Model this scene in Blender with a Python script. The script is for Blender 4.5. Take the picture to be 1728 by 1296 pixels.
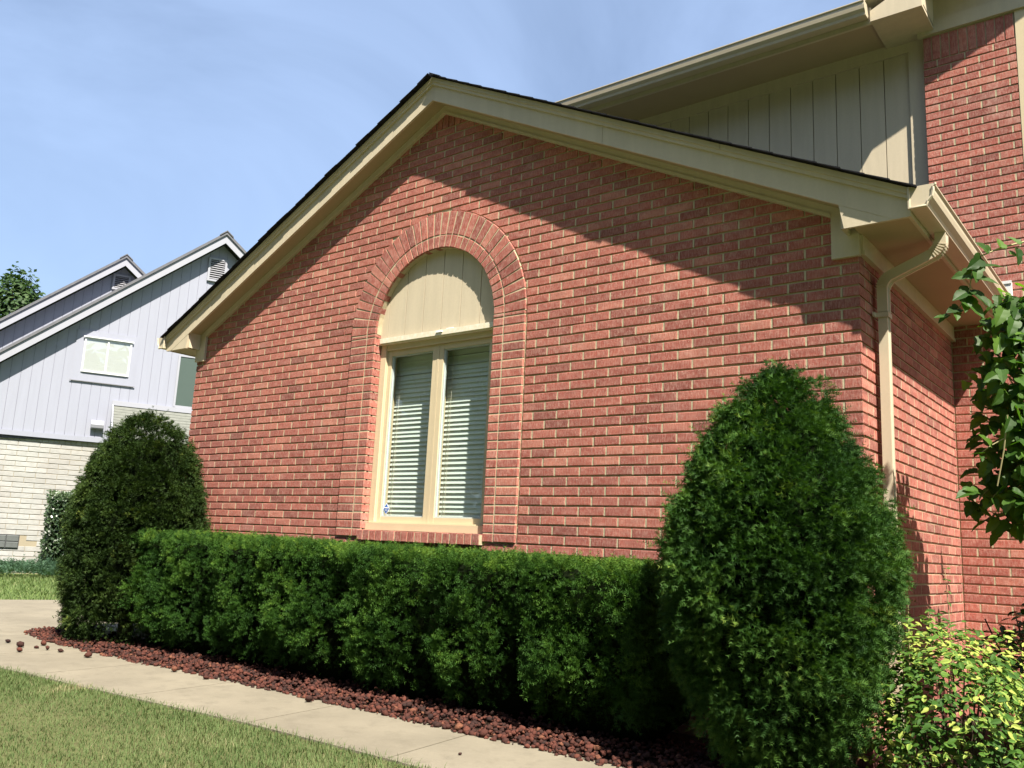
import bpy, math, random
import numpy as np
from mathutils import Matrix, Vector, noise

for o in list(bpy.data.objects):
    bpy.data.objects.remove(o, do_unlink=True)
SC = bpy.context.scene
COL = SC.collection
R = random.Random(7)
NR = np.random.default_rng(11)

# ------------------------------------------------------------------ camera
CAM = Vector((1.384, -4.828, 1.0))
YAW, PITCH, ROLL = -0.669, 0.185, 0.048
_f = Vector((math.sin(YAW)*math.cos(PITCH), math.cos(YAW)*math.cos(PITCH), math.sin(PITCH)))
_r = Vector((math.cos(YAW), -math.sin(YAW), 0))
_u = _r.cross(_f)
_r2 = _r*math.cos(ROLL) + _u*math.sin(ROLL)
_u2 = -_r*math.sin(ROLL) + _u*math.cos(ROLL)
cd = bpy.data.cameras.new('camera')
cd.sensor_width = 36
cd.lens = 36*1468/1728
cd.clip_start = 0.05
cd.clip_end = 3000
co = bpy.data.objects.new('camera', cd)
COL.objects.link(co)
co.matrix_world = Matrix(((_r2.x, _u2.x, -_f.x, CAM.x), (_r2.y, _u2.y, -_f.y, CAM.y), (_r2.z, _u2.z, -_f.z, CAM.z), (0, 0, 0, 1)))
SC.camera = co

def pix(p):
    d = Vector(p) - CAM
    z = d.dot(_f)
    if z < .01:
        return (-9999, -9999, z)
    return (864+1468*d.dot(_r2)/z, 648-1468*d.dot(_u2)/z, z)

# ------------------------------------------------------------------ sky, sun, exposure
SUN = Vector((1.75, -1.0, 2.85)).normalized()
W = bpy.data.worlds.new('World')
SC.world = W
W.use_nodes = True
wn, wl = W.node_tree.nodes, W.node_tree.links
bg = wn['Background']
sky = wn.new('ShaderNodeTexSky')
sky.sky_type = 'NISHITA'
sky.sun_disc = False
sky.sun_elevation = math.asin(SUN.z)
sky.sun_rotation = math.atan2(SUN.x, SUN.y)
sky.air_density = 1.0
sky.dust_density = 1.0
sky.ozone_density = 1.6
tc = wn.new('ShaderNodeTexCoord')
mp = wn.new('ShaderNodeMapping')
mp.inputs['Scale'].default_value = (1.0, 1.3, 2.2)
mp.inputs['Rotation'].default_value = (0.25, 0.1, 0.5)
cn = wn.new('ShaderNodeTexNoise')
cn.inputs['Scale'].default_value = 1.5
cn.inputs['Detail'].default_value = 6
cn.inputs['Roughness'].default_value = .55
cn.inputs['Distortion'].default_value = .7
cr = wn.new('ShaderNodeMapRange')
cr.inputs['From Min'].default_value = .30
cr.inputs['From Max'].default_value = .76
cr.inputs['To Min'].default_value = .12
cr.inputs['To Max'].default_value = .44
cm = wn.new('ShaderNodeMix')
cm.data_type = 'RGBA'
cm.inputs['B'].default_value = (7.0, 9.2, 13.5, 1)
wl.new(tc.outputs['Generated'], mp.inputs['Vector'])
wl.new(mp.outputs['Vector'], cn.inputs['Vector'])
wl.new(cn.outputs['Fac'], cr.inputs['Value'])
wl.new(cr.outputs['Result'], cm.inputs['Factor'])
wl.new(sky.outputs['Color'], cm.inputs['A'])
wl.new(cm.outputs['Result'], bg.inputs['Color'])
bg.inputs['Strength'].default_value = 0.05
sl = bpy.data.lights.new('sun', 'SUN')
sl.energy = 5.0
sl.angle = math.radians(.53)
sl.color = (1.0, .935, .80)
so = bpy.data.objects.new('sun', sl)
COL.objects.link(so)
so.rotation_euler = SUN.to_track_quat('Z', 'Y').to_euler()
so.location = (5, -5, 12)
VS = SC.view_settings
VS.view_transform = 'Standard'
VS.look = 'None'
VS.gamma = 1
VS.use_curve_mapping = False
VS.exposure = 1.5
SC.cycles.max_bounces = 8
SC.cycles.transparent_max_bounces = 16

# ------------------------------------------------------------------ materials
def nodes(name):
    m = bpy.data.materials.new(name)
    m.use_nodes = True
    nt = m.node_tree
    b = nt.nodes['Principled BSDF']
    return m, nt, b

def N(nt, typ, **kw):
    n = nt.nodes.new(typ)
    for k, v in kw.items():
        if hasattr(n, k):
            setattr(n, k, v)
        else:
            n.inputs[k.replace('_', ' ')].default_value = v
    return n

def rgb(c):
    return (c[0], c[1], c[2], 1)

def ramp(nt, fac, stops):
    n = nt.nodes.new('ShaderNodeValToRGB')
    e = n.color_ramp.elements
    while len(e) < len(stops):
        e.new(.5)
    for i, (p, c) in enumerate(stops):
        e[i].position = p
        e[i].color = rgb(c)
    nt.links.new(fac, n.inputs['Fac'])
    return n.outputs['Color']

def mixc(nt, fac, a, b, blend='MIX'):
    n = nt.nodes.new('ShaderNodeMix')
    n.data_type = 'RGBA'
    n.blend_type = blend
    for sock, v in (('Factor', fac), ('A', a), ('B', b)):
        if hasattr(v, 'is_linked') or hasattr(v, 'links'):
            nt.links.new(v, n.inputs[sock])
        else:
            n.inputs[sock].default_value = v if sock == 'Factor' else rgb(v)
    return n.outputs['Result']

def math_(nt, op, a, b=0.0):
    n = nt.nodes.new('ShaderNodeMath')
    n.operation = op
    for i, v in enumerate((a, b)):
        if hasattr(v, 'links'):
            nt.links.new(v, n.inputs[i])
        else:
            n.inputs[i].default_value = v
    return n.outputs[0]

def pos(nt, scale=(1, 1, 1), rot=(0, 0, 0)):
    g = nt.nodes.new('ShaderNodeNewGeometry')
    m = nt.nodes.new('ShaderNodeMapping')
    m.inputs['Scale'].default_value = scale
    m.inputs['Rotation'].default_value = rot
    nt.links.new(g.outputs['Position'], m.inputs['Vector'])
    return m.outputs['Vector']

def noise_(nt, vec, scale=1, detail=3, rough=.5):
    n = nt.nodes.new('ShaderNodeTexNoise')
    n.inputs['Scale'].default_value = scale
    n.inputs['Detail'].default_value = detail
    n.inputs['Roughness'].default_value = rough
    nt.links.new(vec, n.inputs['Vector'])
    return n.outputs['Fac']

def rng(nt, v, a, b, c=0., d=1.):
    n = nt.nodes.new('ShaderNodeMapRange')
    n.inputs['From Min'].default_value = a
    n.inputs['From Max'].default_value = b
    n.inputs['To Min'].default_value = c
    n.inputs['To Max'].default_value = d
    nt.links.new(v, n.inputs['Value'])
    return n.outputs['Result']

def tone(nt):
    a = nt.nodes.new('ShaderNodeAttribute')
    a.attribute_name = 'tone'
    oi = nt.nodes.new('ShaderNodeObjectInfo')
    single = math_(nt, 'LESS_THAN', a.outputs['Fac'], .0005)
    return math_(nt, 'ADD', a.outputs['Fac'], math_(nt, 'MULTIPLY', oi.outputs['Random'], single))

def attr(nt, name):
    a = nt.nodes.new('ShaderNodeAttribute')
    a.attribute_name = name
    return a.outputs['Fac']

def bump(nt, b, h, strength=.3, dist=.01):
    n = nt.nodes.new('ShaderNodeBump')
    n.inputs['Strength'].default_value = strength
    n.inputs['Distance'].default_value = dist
    nt.links.new(h, n.inputs['Height'])
    nt.links.new(n.outputs['Normal'], b.inputs['Normal'])

def spec(b, v):
    b.inputs['Specular IOR Level'].default_value = v

def mat_brick(name, stops, fleck, fleck_amt):
    m, nt, b = nodes(name)
    c = ramp(nt, tone(nt), stops)
    st = noise_(nt, pos(nt, (110, 110, 28)), 1, 4, .7)
    c = mixc(nt, rng(nt, st, .42, .72, 0, fleck_amt), c, fleck)
    bl = noise_(nt, pos(nt, (9, 9, 22)), 1, 2)
    c = mixc(nt, rng(nt, bl, .35, .7, 0, .35), c, tuple(x*.62 for x in stops[0][1]))
    fl = noise_(nt, pos(nt, (170, 170, 110)), 1, 2, .6)
    c = mixc(nt, rng(nt, fl, .66, .74, 0, fleck_amt*1.3), c, tuple(min(1, x*1.35) for x in fleck))
    big = noise_(nt, pos(nt), .9, 3)
    c = mixc(nt, rng(nt, big, .3, .7, 0, .22), c, (.16, .07, .05))
    sm_ = noise_(nt, pos(nt), 3.2, 5, .65)
    c = mixc(nt, rng(nt, sm_, .56, .78, 0, .30), c, tuple(x*.85 for x in fleck))
    nt.links.new(c, b.inputs['Base Color'])
    b.inputs['Roughness'].default_value = .88
    spec(b, .25)
    bump(nt, b, math_(nt, 'ADD', st, fl), .45, .004)
    return m

def mat_plain(name, col, rough=.6, var=.12, nscale=(3, 3, 3), dark=None, bscale=None, bstr=.1, sp=.4, fine=60):
    m, nt, b = nodes(name)
    n1 = noise_(nt, pos(nt, nscale), 1, 5, .6)
    d = dark or tuple(x*.72 for x in col)
    c = mixc(nt, rng(nt, n1, .35, .75, 0, var*3), col, d)
    n2 = noise_(nt, pos(nt), fine, 3)
    c = mixc(nt, rng(nt, n2, .4, .8, 0, var), c, tuple(x*.6 for x in col))
    nt.links.new(c, b.inputs['Base Color'])
    b.inputs['Roughness'].default_value = rough
    spec(b, sp)
    if bscale:
        bump(nt, b, noise_(nt, pos(nt, bscale), 1, 4), bstr, .005)
    return m

MT = {}
MT['brick'] = mat_brick('red_brick', [(0, (.20, .052, .042)), (.12, (.28, .072, .056)), (.5, (.345, .092, .070)), (.85, (.395, .112, .082)), (1, (.46, .168, .12))], (.72, .50, .42), .46)
MT['mortar'] = mat_plain('cream_mortar', (.47, .40, .27), .95, .2, (14, 14, 14), bscale=(70, 70, 70), bstr=.4, sp=.1)
MT['paint'] = mat_plain('beige_paint', (.53, .455, .335), .55, .14, (14, 14, 1.3), bscale=(40, 40, 9), bstr=.12)
MT['cream'] = mat_plain('cream_frame_paint', (.55, .455, .305), .5, .07, (4, 4, 9))
MT['peel'] = mat_plain('peeling_ledge_paint', (.66, .58, .43), .6, .22, (30, 8, 30), dark=(.80, .78, .72))
MT['gutter'] = mat_plain('beige_gutter_metal', (.50, .43, .32), .38, .09, (9, 9, 2), sp=.5)
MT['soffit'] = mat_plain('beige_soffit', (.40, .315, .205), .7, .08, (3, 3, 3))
MT['shingle'] = mat_plain('dark_shingle', (.018, .018, .022), .95, .3, (18, 18, 18), bscale=(200, 200, 200), bstr=.6, sp=.1)
MT['interior'] = mat_plain('dark_room', (.22, .22, .20), .9, .1)
MT['slat'] = mat_plain('blind_slat', (.64, .70, .67), .5, .04, (2, 2, 2))
MT['cord'] = mat_plain('blind_cord', (.55, .52, .42), .8, .05)
MT['sash_in'] = mat_plain('pale_sash_liner', (.42, .47, .47), .4, .05)
MT['blue'] = mat_plain('blue_sticker', (.03, .12, .42), .4, .05)
MT['white'] = mat_plain('white_print', (.8, .82, .85), .5, .03)
MT['lav'] = mat_plain('pale_grey_siding', (.262, .272, .335), .65, .08, (9, 9, 1), bscale=(25, 25, 6), bstr=.15)
MT['lavtrim'] = mat_plain('pale_grey_trim', (.285, .29, .335), .6, .06, (3, 3, 3))
MT['groove'] = mat_plain('groove_backing', (.20, .17, .12), .9, .05)
MT['lavgroove'] = mat_plain('grey_groove_backing', (.17, .17, .22), .9, .05)
MT['greyroof'] = mat_plain('grey_shingle', (.14, .14, .155), .95, .25, (10, 10, 10), sp=.1)
MT['porchroof'] = mat_plain('weathered_porch_shingle', (.165, .17, .155), .95, .25, (6, 6, 30), dark=(.09, .095, .085), sp=.1)
MT['cmu'] = mat_brick('white_masonry', [(0, (.32, .325, .315)), (.5, (.36, .365, .355)), (1, (.40, .405, .40))], (.44, .445, .44), .25)
MT['cmujoint'] = mat_plain('white_masonry_joint', (.30, .26, .19), .95, .1)
MT['nframe'] = mat_plain('white_window_frame', (.50, .51, .54), .5, .05)
MT['vent'] = mat_plain('grey_vent_slat', (.20, .20, .23), .6, .05)
MT['ventdark'] = mat_plain('vent_dark', (.05, .05, .055), .9, .05)
MT['shade'] = mat_plain('pale_roller_shade', (.42, .42, .42), .7, .05)
MT['teal'] = mat_plain('green_screen', (.05, .075, .065), .45, .1, (1, 1, 1), sp=.5)
MT['block'] = mat_plain('glass_block', (.12, .13, .13), .2, .3, (9, 9, 9), sp=.6)
MT['concrete'] = None
MT['bark'] = mat_plain('bark', (.085, .06, .042), .95, .3, (20, 20, 5), bscale=(40, 40, 8), bstr=.6, sp=.1)
MT['twig'] = mat_plain('pale_twig', (.30, .26, .13), .8, .1)
MT['box'] = mat_plain('pale_box_plastic', (.62, .63, .64), .5, .05)
MT['stone'] = mat_plain('grey_stone', (.42, .38, .33), .9, .2, (8, 8, 8), bscale=(30, 30, 30), bstr=.5)
MT['soil'] = mat_plain('dark_soil', (.030, .018, .013), .95, .3, (12, 12, 12), bscale=(50, 50, 50), bstr=.8, sp=.1)

def mat_concrete(name, col):
    m, nt, b = nodes(name)
    n1 = noise_(nt, pos(nt), 1.4, 6, .62)
    n2 = noise_(nt, pos(nt), 160, 2, .6)
    n3 = noise_(nt, pos(nt), 26, 4, .6)
    c = mixc(nt, rng(nt, n1, .38, .70, 0, .75), col, tuple(x*.66 for x in col))
    n4 = noise_(nt, pos(nt, (1, 1, 1), (0, 0, .4)), 5.5, 7, .7)
    c = mixc(nt, rng(nt, n4, .50, .66, 0, .8), c, tuple(x*.70 for x in col))
    c = mixc(nt, rng(nt, n2, .5, .75, 0, .45), c, tuple(x*.55 for x in col))
    c = mixc(nt, rng(nt, n3, .55, .8, 0, .3), c, (.27, .24, .185))
    oi = nt.nodes.new('ShaderNodeObjectInfo')
    c = mixc(nt, rng(nt, oi.outputs['Random'], 0, 1, 0, .16), c, (.14, .12, .09))
    nt.links.new(c, b.inputs['Base Color'])
    b.inputs['Roughness'].default_value = .9
    spec(b, .2)
    bump(nt, b, math_(nt, 'ADD', n2, n3), .35, .004)
    return m
MT['concrete'] = mat_concrete('pale_concrete', (.215, .188, .142))

def mat_leaf(name, stops, rough=.5, trans=.25, tcol=None, sp=.35):
    m, nt, b = nodes(name)
    t = tone(nt)
    c = ramp(nt, t, stops)
    nt.links.new(c, b.inputs['Base Color'])
    b.inputs['Roughness'].default_value = rough
    spec(b, sp)
    if trans:
        tr = nt.nodes.new('ShaderNodeBsdfTranslucent')
        tcx = mixc(nt, 1.0, c, tcol or (1.5, 1.6, .6), 'MULTIPLY')
        nt.links.new(tcx, tr.inputs['Color'])
        mx = nt.nodes.new('ShaderNodeMixShader')
        mx.inputs[0].default_value = trans
        out = nt.nodes['Material Output']
        nt.links.new(b.outputs[0], mx.inputs[1])
        nt.links.new(tr.outputs[0], mx.inputs[2])
        nt.links.new(mx.outputs[0], out.inputs['Surface'])
    return m

MT['yew'] = mat_leaf('yew_needle', [(0, (.014, .042, .009)), (.4, (.034, .086, .014)), (.75, (.070, .142, .022)), (.95, (.125, .20, .026)), (1, (.14, .21, .03))], .6, .22, None, .12)
MT['yew_dark'] = mat_leaf('dark_yew_needle', [(0, (.011, .033, .008)), (.40, (.027, .070, .013)), (.75, (.057, .118, .021)), (.985, (.125, .19, .034)), (1, (.36, .15, .05))], .6, .2, None, .12)
MT['arb'] = mat_leaf('olive_evergreen', [(0, (.011, .024, .006)), (.45, (.024, .046, .010)), (.8, (.046, .074, .016)), (.985, (.095, .125, .026)), (1, (.36, .13, .04))], .6, .18, None, .12)
MT['core'] = mat_plain('shrub_dark_core', (.006, .009, .004), .95, .3, (20, 20, 20), sp=.0)  # near-black colour stands in for the shade inside the shrubs
MT['grass'] = mat_leaf('grass_blade', [(0, (.055, .092, .028)), (.5, (.100, .145, .050)), (.82, (.142, .182, .074)), (.94, (.225, .22, .115)), (1, (.30, .26, .155))], .75, .3, None, .2)
MT['lawn'] = mat_plain('lawn_soil', (.10, .11, .045), .95, .3, (25, 25, 25), dark=(.07, .06, .03), sp=.1)
MT['far_lawn'] = mat_plain('far_lawn', (.115, .165, .045), .95, .25, (3, 3, 3), dark=(.085, .115, .035), sp=.1, fine=30)
MT['mulb'] = mat_leaf('mulberry_leaf', [(0, (.022, .058, .008)), (.6, (.042, .10, .013)), (1, (.085, .165, .022))], .5, .42, (1.8, 2.0, .5), .25)
MT['ivy'] = mat_leaf('dark_leaf', [(0, (.012, .035, .010)), (.6, (.02, .055, .013)), (1, (.035, .085, .02))], .45, .25)
MT['juniper'] = mat_leaf('juniper', [(0, (.04, .085, .05)), (1, (.08, .15, .085))], .6, .15)
MT['privet'] = mat_leaf('privet_leaf', [(0, (.016, .036, .012)), (.6, (.035, .065, .025)), (1, (.10, .14, .07))], .35, .2, None, .6)
MT['fartree'] = mat_leaf('far_tree_leaf', [(0, (.022, .050, .014)), (.6, (.042, .082, .022)), (1, (.075, .125, .034))], .6, .25)

def mat_varieg():
    m, nt, b = nodes('variegated_leaf')
    t = tone(nt)
    e = attr(nt, 'edge')
    g = ramp(nt, t, [(0, (.030, .080, .012)), (.5, (.068, .15, .020)), (1, (.13, .22, .032))])
    y = ramp(nt, t, [(0, (.11, .21, .028)), (.5, (.19, .29, .045)), (1, (.34, .39, .085))])
    thr = math_(nt, 'ADD', e, math_(nt, 'MULTIPLY', math_(nt, 'SUBTRACT', t, .60), 2.2))
    c = mixc(nt, rng(nt, thr, .25, .75), g, y)
    nt.links.new(c, b.inputs['Base Color'])
    b.inputs['Roughness'].default_value = .6
    spec(b, .2)
    tr = nt.nodes.new('ShaderNodeBsdfTranslucent')
    nt.links.new(c, tr.inputs['Color'])
    mx = nt.nodes.new('ShaderNodeMixShader')
    mx.inputs[0].default_value = .3
    nt.links.new(b.outputs[0], mx.inputs[1])
    nt.links.new(tr.outputs[0], mx.inputs[2])
    nt.links.new(mx.outputs[0], nt.nodes['Material Output'].inputs['Surface'])
    return m
MT['varieg'] = mat_varieg()

def mat_lava():
    m, nt, b = nodes('lava_rock')
    c = ramp(nt, tone(nt), [(0, (.026, .017, .016)), (.3, (.052, .024, .020)), (.65, (.082, .030, .023)), (.94, (.115, .042, .030)), (1, (.17, .075, .045))])
    n = noise_(nt, pos(nt), 140, 3, .6)
    c = mixc(nt, rng(nt, n, .45, .7, 0, .6), c, (.05, .022, .018))
    nt.links.new(c, b.inputs['Base Color'])
    b.inputs['Roughness'].default_value = .95
    spec(b, .1)
    bump(nt, b, n, .7, .006)
    return m
MT['lava'] = mat_lava()

def mat_glass():
    m, nt, b = nodes('window_glass')
    out = nt.nodes['Material Output']
    nt.nodes.remove(b)
    tr = nt.nodes.new('ShaderNodeBsdfTransparent')
    tr.inputs['Color'].default_value = (.93, .96, .95, 1)
    gl = nt.nodes.new('ShaderNodeBsdfGlossy')
    gl.inputs['Roughness'].default_value = .01
    gl.inputs['Color'].default_value = (.9, .95, .95, 1)
    ge = nt.nodes.new('ShaderNodeNewGeometry')
    dp = nt.nodes.new('ShaderNodeVectorMath')
    dp.operation = 'DOT_PRODUCT'
    nt.links.new(ge.outputs['Incoming'], dp.inputs[0])
    nt.links.new(ge.outputs['Normal'], dp.inputs[1])
    om = math_(nt, 'SUBTRACT', 1.0, math_(nt, 'ABSOLUTE', dp.outputs['Value']))
    fac = math_(nt, 'ADD', math_(nt, 'MULTIPLY', math_(nt, 'POWER', om, 5.0), .85), .13)
    mx = nt.nodes.new('ShaderNodeMixShader')
    nt.links.new(fac, mx.inputs[0])
    nt.links.new(tr.outputs[0], mx.inputs[1])
    nt.links.new(gl.outputs[0], mx.inputs[2])
    nt.links.new(mx.outputs[0], out.inputs['Surface'])
    return m
MT['glass'] = mat_glass()

# ------------------------------------------------------------------ mesh helpers
class MB:
    """collects polygons, then links them as one mesh object"""
    def __init__(s):
        s.v, s.f, s.t = [], [], []
    def add(s, vs, fs, t=0.0):
        o = len(s.v)
        s.v += [tuple(p) for p in vs]
        s.f += [tuple(i+o for i in f) for f in fs]
        s.t += [t]*len(vs)
    def box(s, x0, x1, y0, y1, z0, z1, t=0.0):
        s.add([(x, y, z) for z in (z0, z1) for y in (y0, y1) for x in (x0, x1)],
              [(0, 2, 3, 1), (4, 5, 7, 6), (0, 1, 5, 4), (2, 6, 7, 3), (0, 4, 6, 2), (1, 3, 7, 5)], t)
    def prism(s, poly, y0, y1, t=0.0, ch=0.0, axis='y'):
        """poly: convex (a, z) outline; front face at y0, back at y1; ch chamfers the front edge"""
        n = len(poly)
        if n < 3:
            return
        ar = sum(poly[i][0]*poly[(i+1) % n][1]-poly[(i+1) % n][0]*poly[i][1] for i in range(n))
        if ar < 0:
            poly = poly[::-1]
        def P(a, y, z):
            return (a, y, z) if axis == 'y' else (y, a, z)
        cx = sum(p[0] for p in poly)/n
        cz = sum(p[1] for p in poly)/n
        vs, fs = [], []
        if ch:
            sgn = 1 if y1 > y0 else -1
            inn = []
            for a, z in poly:
                dx, dz = cx-a, cz-z
                inn.append((a+math.copysign(min(ch, abs(dx)), dx), z+math.copysign(min(ch, abs(dz)), dz)))
            vs += [P(a, y0, z) for a, z in inn] + [P(a, y0+sgn*ch*.8, z) for a, z in poly] + [P(a, y1, z) for a, z in poly]
            fs.append(tuple(range(n)))
            for i in range(n):
                j = (i+1) % n
                fs.append((i, n+i, n+j, j))
                fs.append((n+i, 2*n+i, 2*n+j, n+j))
        else:
            vs += [P(a, y0, z) for a, z in poly] + [P(a, y1, z) for a, z in poly]
            fs.append(tuple(range(n)))
            fs.append(tuple(range(2*n-1, n-1, -1)))
            for i in range(n):
                j = (i+1) % n
                fs.append((i, n+i, n+j, j))
        s.add(vs, fs, t)
    def tube(s, pts, rad, seg=8, t=0.0, caps=True):
        pts = [Vector(p) for p in pts]
        if not hasattr(rad, '__len__'):
            rad = [rad]*len(pts)
        vs, fs = [], []
        for i, p in enumerate(pts):
            a = pts[max(0, i-1)]
            b = pts[min(len(pts)-1, i+1)]
            d = (b-a).normalized()
            e = d.orthogonal().normalized() if i == 0 else (e-d*e.dot(d)).normalized()
            g = d.cross(e)
            for k in range(seg):
                th = 2*math.pi*k/seg
                vs.append(p+(e*math.cos(th)+g*math.sin(th))*rad[i])
        for i in range(len(pts)-1):
            for k in range(seg):
                k2 = (k+1) % seg
                fs.append((i*seg+k, i*seg+k2, (i+1)*seg+k2, (i+1)*seg+k))
        if caps:
            fs.append(tuple(range(seg-1, -1, -1)))
            fs.append(tuple((len(pts)-1)*seg+k for k in range(seg)))
        s.add(vs, fs, t)
    def mesh(s, name, mat, smooth=False):
        me = bpy.data.meshes.new(name)
        me.from_pydata(s.v, [], s.f)
        me.materials.append(MT[mat] if isinstance(mat, str) else mat)
        at = me.attributes.new('tone', 'FLOAT', 'POINT')
        at.data.foreach_set('value', s.t)
        if smooth:
            me.polygons.foreach_set('use_smooth', [True]*len(me.polygons))
        me.update()
        return me
    def build(s, name, mat, parent=None, smooth=False):
        return link(name, s.mesh(name, mat, smooth), parent)

def link(name, me, parent=None):
    o = bpy.data.objects.new(name, me)
    COL.objects.link(o)
    if parent is not None:
        o.parent = parent
    return o

def np_mesh(name, V, F, mat, tones=None, extra=None):
    """V (n,3) float, F (m,3) int triangles"""
    me = bpy.data.meshes.new(name)
    me.vertices.add(len(V))
    me.vertices.foreach_set('co', np.ascontiguousarray(V, dtype=np.float32).ravel())
    me.loops.add(len(F)*3)
    me.loops.foreach_set('vertex_index', np.ascontiguousarray(F, dtype=np.int32).ravel())
    me.polygons.add(len(F))
    me.polygons.foreach_set('loop_start', np.arange(0, len(F)*3, 3, dtype=np.int32))
    me.polygons.foreach_set('loop_total', np.full(len(F), 3, dtype=np.int32))
    me.materials.append(MT[mat])
    if tones is not None:
        at = me.attributes.new('tone', 'FLOAT', 'POINT')
        at.data.foreach_set('value', np.ascontiguousarray(tones, dtype=np.float32))
    me.update()
    me.validate()
    return me

def thing(name, label, cat, loc=(0, 0, 0), rz=0, group=None):
    o = link(name, None)
    o.location = loc
    o.rotation_euler = (0, 0, rz)
    return tag(o, label, cat, group)

def tag(o, label, cat, group=None):
    o['label'] = label
    o['category'] = cat
    if group:
        o['group'] = group
    return o

def struct(o, kind='structure'):
    o['kind'] = kind
    return o

def clip(poly, a, b, c):
    """keep a*x + b*z <= c"""
    out = []
    n = len(poly)
    for i in range(n):
        p, q = poly[i], poly[(i+1) % n]
        dp = a*p[0]+b*p[1]-c
        dq = a*q[0]+b*q[1]-c
        if dp <= 0:
            out.append(p)
        if (dp < 0 < dq) or (dq < 0 < dp):
            t = dp/(dp-dq)
            out.append((p[0]+(q[0]-p[0])*t, p[1]+(q[1]-p[1])*t))
    return out

def area(poly):
    n = len(poly)
    return abs(sum(poly[i][0]*poly[(i+1) % n][1]-poly[(i+1) % n][0]*poly[i][1] for i in range(n)))/2 if n > 2 else 0

# ------------------------------------------------------------------ ground
def sheet(name, poly, z, mat, kind='structure', parent=None):
    b = MB()
    b.add([(x, y, z) for x, y in poly], [tuple(range(len(poly)))])
    o = b.build(name, mat, parent)
    if parent is None:
        struct(o, kind)
    return o

g = MB()
g.add([(-400, -400, -.06), (400, -400, -.06), (400, 400, -.06), (-400, 400, -.06)], [(0, 1, 2, 3)])
struct(g.build('ground', 'far_lawn'))
FRONT = [(-7.6, -2.15), (-6.6, -2.10), (-5.56, -2.00), (-4.9, -1.94), (-3.8, -1.86), (-2.7, -1.76), (-1.6, -1.74), (-.5, -1.74), (.8, -1.74), (3.0, -1.74)]
BACK = [(-7.6, -.86), (-6.6, -1.04), (-5.7, -1.07), (-4.9, -1.04), (-3.8, -1.01), (-2.7, -1.00), (-1.6, -1.0), (-.5, -1.0), (.8, -1.0), (3.0, -1.0)]
def interp(tab, x):
    for (a, p), (b, q) in zip(tab, tab[1:]):
        if x <= b:
            return p+(q-p)*(x-a)/(b-a)
    return tab[-1][1]

# lawn as a gently rolling sheet that falls away from the walk
L = MB()
nx, ny = 60, 24
for j in range(ny+1):
    for i in range(nx+1):
        x = -14+20*i/nx
        f = interp(FRONT, max(-7.6, min(3, x)))+.03
        t = j/ny
        y = f-t*t*9
        L.v.append((x, y, -.004-.05*min(1, t*2.5)-.02*noise.noise(Vector((x*.6, y*.6, 0)))*min(1, t*4)))
        L.t.append(0)
for j in range(ny):
    for i in range(nx):
        a = j*(nx+1)+i
        L.f.append((a, a+nx+1, a+nx+2, a+1))
struct(L.build('lawn', 'lawn', smooth=True))

sheet('planting_bed_soil', [(-7.45, -.95), (-6.6, -1.03), (-5.7, -1.06), (-4.9, -1.03), (-3.8, -1.01), (-2.7, -.99), (3, -.99), (3, 2.5), (-.02, 2.5), (-.02, .02), (-6.5, .02), (-7.0, -.3)], -.012, 'soil')

walk = link('walk', None)
struct(walk)
joints = [-7.6, -7.08, -5.98, -4.92, -3.83, -2.76, -1.70, -.62, .5, 1.6, 3.0]
for a, b in zip(joints, joints[1:]):
    a2, b2 = a+.005, b-.005
    xs = [a2+(b2-a2)*k/4 for k in range(5)]
    ci = .012
    fr = [(x-.1*0, interp(FRONT, x)) for x in xs]
    bk = [(x-.10, interp(BACK, x)) for x in xs]
    m = MB()
    n = 5
    top = [(x, y, 0) for x, y in fr]+[(x, y, 0) for x, y in bk]
    bot = [(x, y, -.055) for x, y in fr]+[(x, y, -.055) for x, y in bk]
    fs = [(i, i+1, n+i+1, n+i) for i in range(n-1)]
    fs += [(i+1, i, 2*n+i, 2*n+i+1) for i in range(n-1)]
    fs += [(n+i, n+i+1, 3*n+i+1, 3*n+i) for i in range(n-1)]
    fs += [(0, n, 3*n, 2*n), (n-1, 3*n-1, 4*n-1, 2*n-1)]
    m.add(top+bot, fs)
    m.build('concrete_slab', 'concrete', walk)

drive = link('driveway', None)
struct(drive)
def dslab(poly):
    n = len(poly)
    m = MB()
    m.add([(x, y, .002) for x, y in poly]+[(x, y, -.055) for x, y in poly], [tuple(range(n))]+[(i, n+i, n+(i+1) % n, (i+1) % n) for i in range(n)])
    m.build('concrete_slab', 'concrete', drive)
# slabs run across the drive, which passes between the two houses
dv = Vector((.30, .954))
dn = Vector((-.954, .30))
o0 = Vector((-7.45, -1.1))
for i in range(-4, 5):
    for k, (w0, w1) in enumerate(((0, 1.95), (1.96, 3.95))):
        a, b = i*2.6, i*2.6+2.59
        dslab([tuple(o0+dv*a+dn*w0), tuple(o0+dv*b+dn*w0), tuple(o0+dv*b+dn*w1), tuple(o0+dv*a+dn*w1)][::-1])

# ------------------------------------------------------------------ the brick house
house = thing('brick_house', 'red brick house with beige trim and arched front window', 'house')
PX, PZ = .2032, .0655           # brick and course pitch
ZA = 2.267                      # bed joint of course 0
XL, XR, XC = -6.53, 0.0, -3.264  # wall ends, gable centre
SL = .495                       # roof slope
ZAP = 4.487                     # brick apex
OW, BW = .635, .925             # half width of the opening, of the projecting brick surround
SPR = 2.69                      # spring line of the arch
D = 2.33                        # depth of the side wall
JT = .0118                      # joint

def rake(x, apex=ZAP):
    return apex-SL*abs(x-XC)

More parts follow.
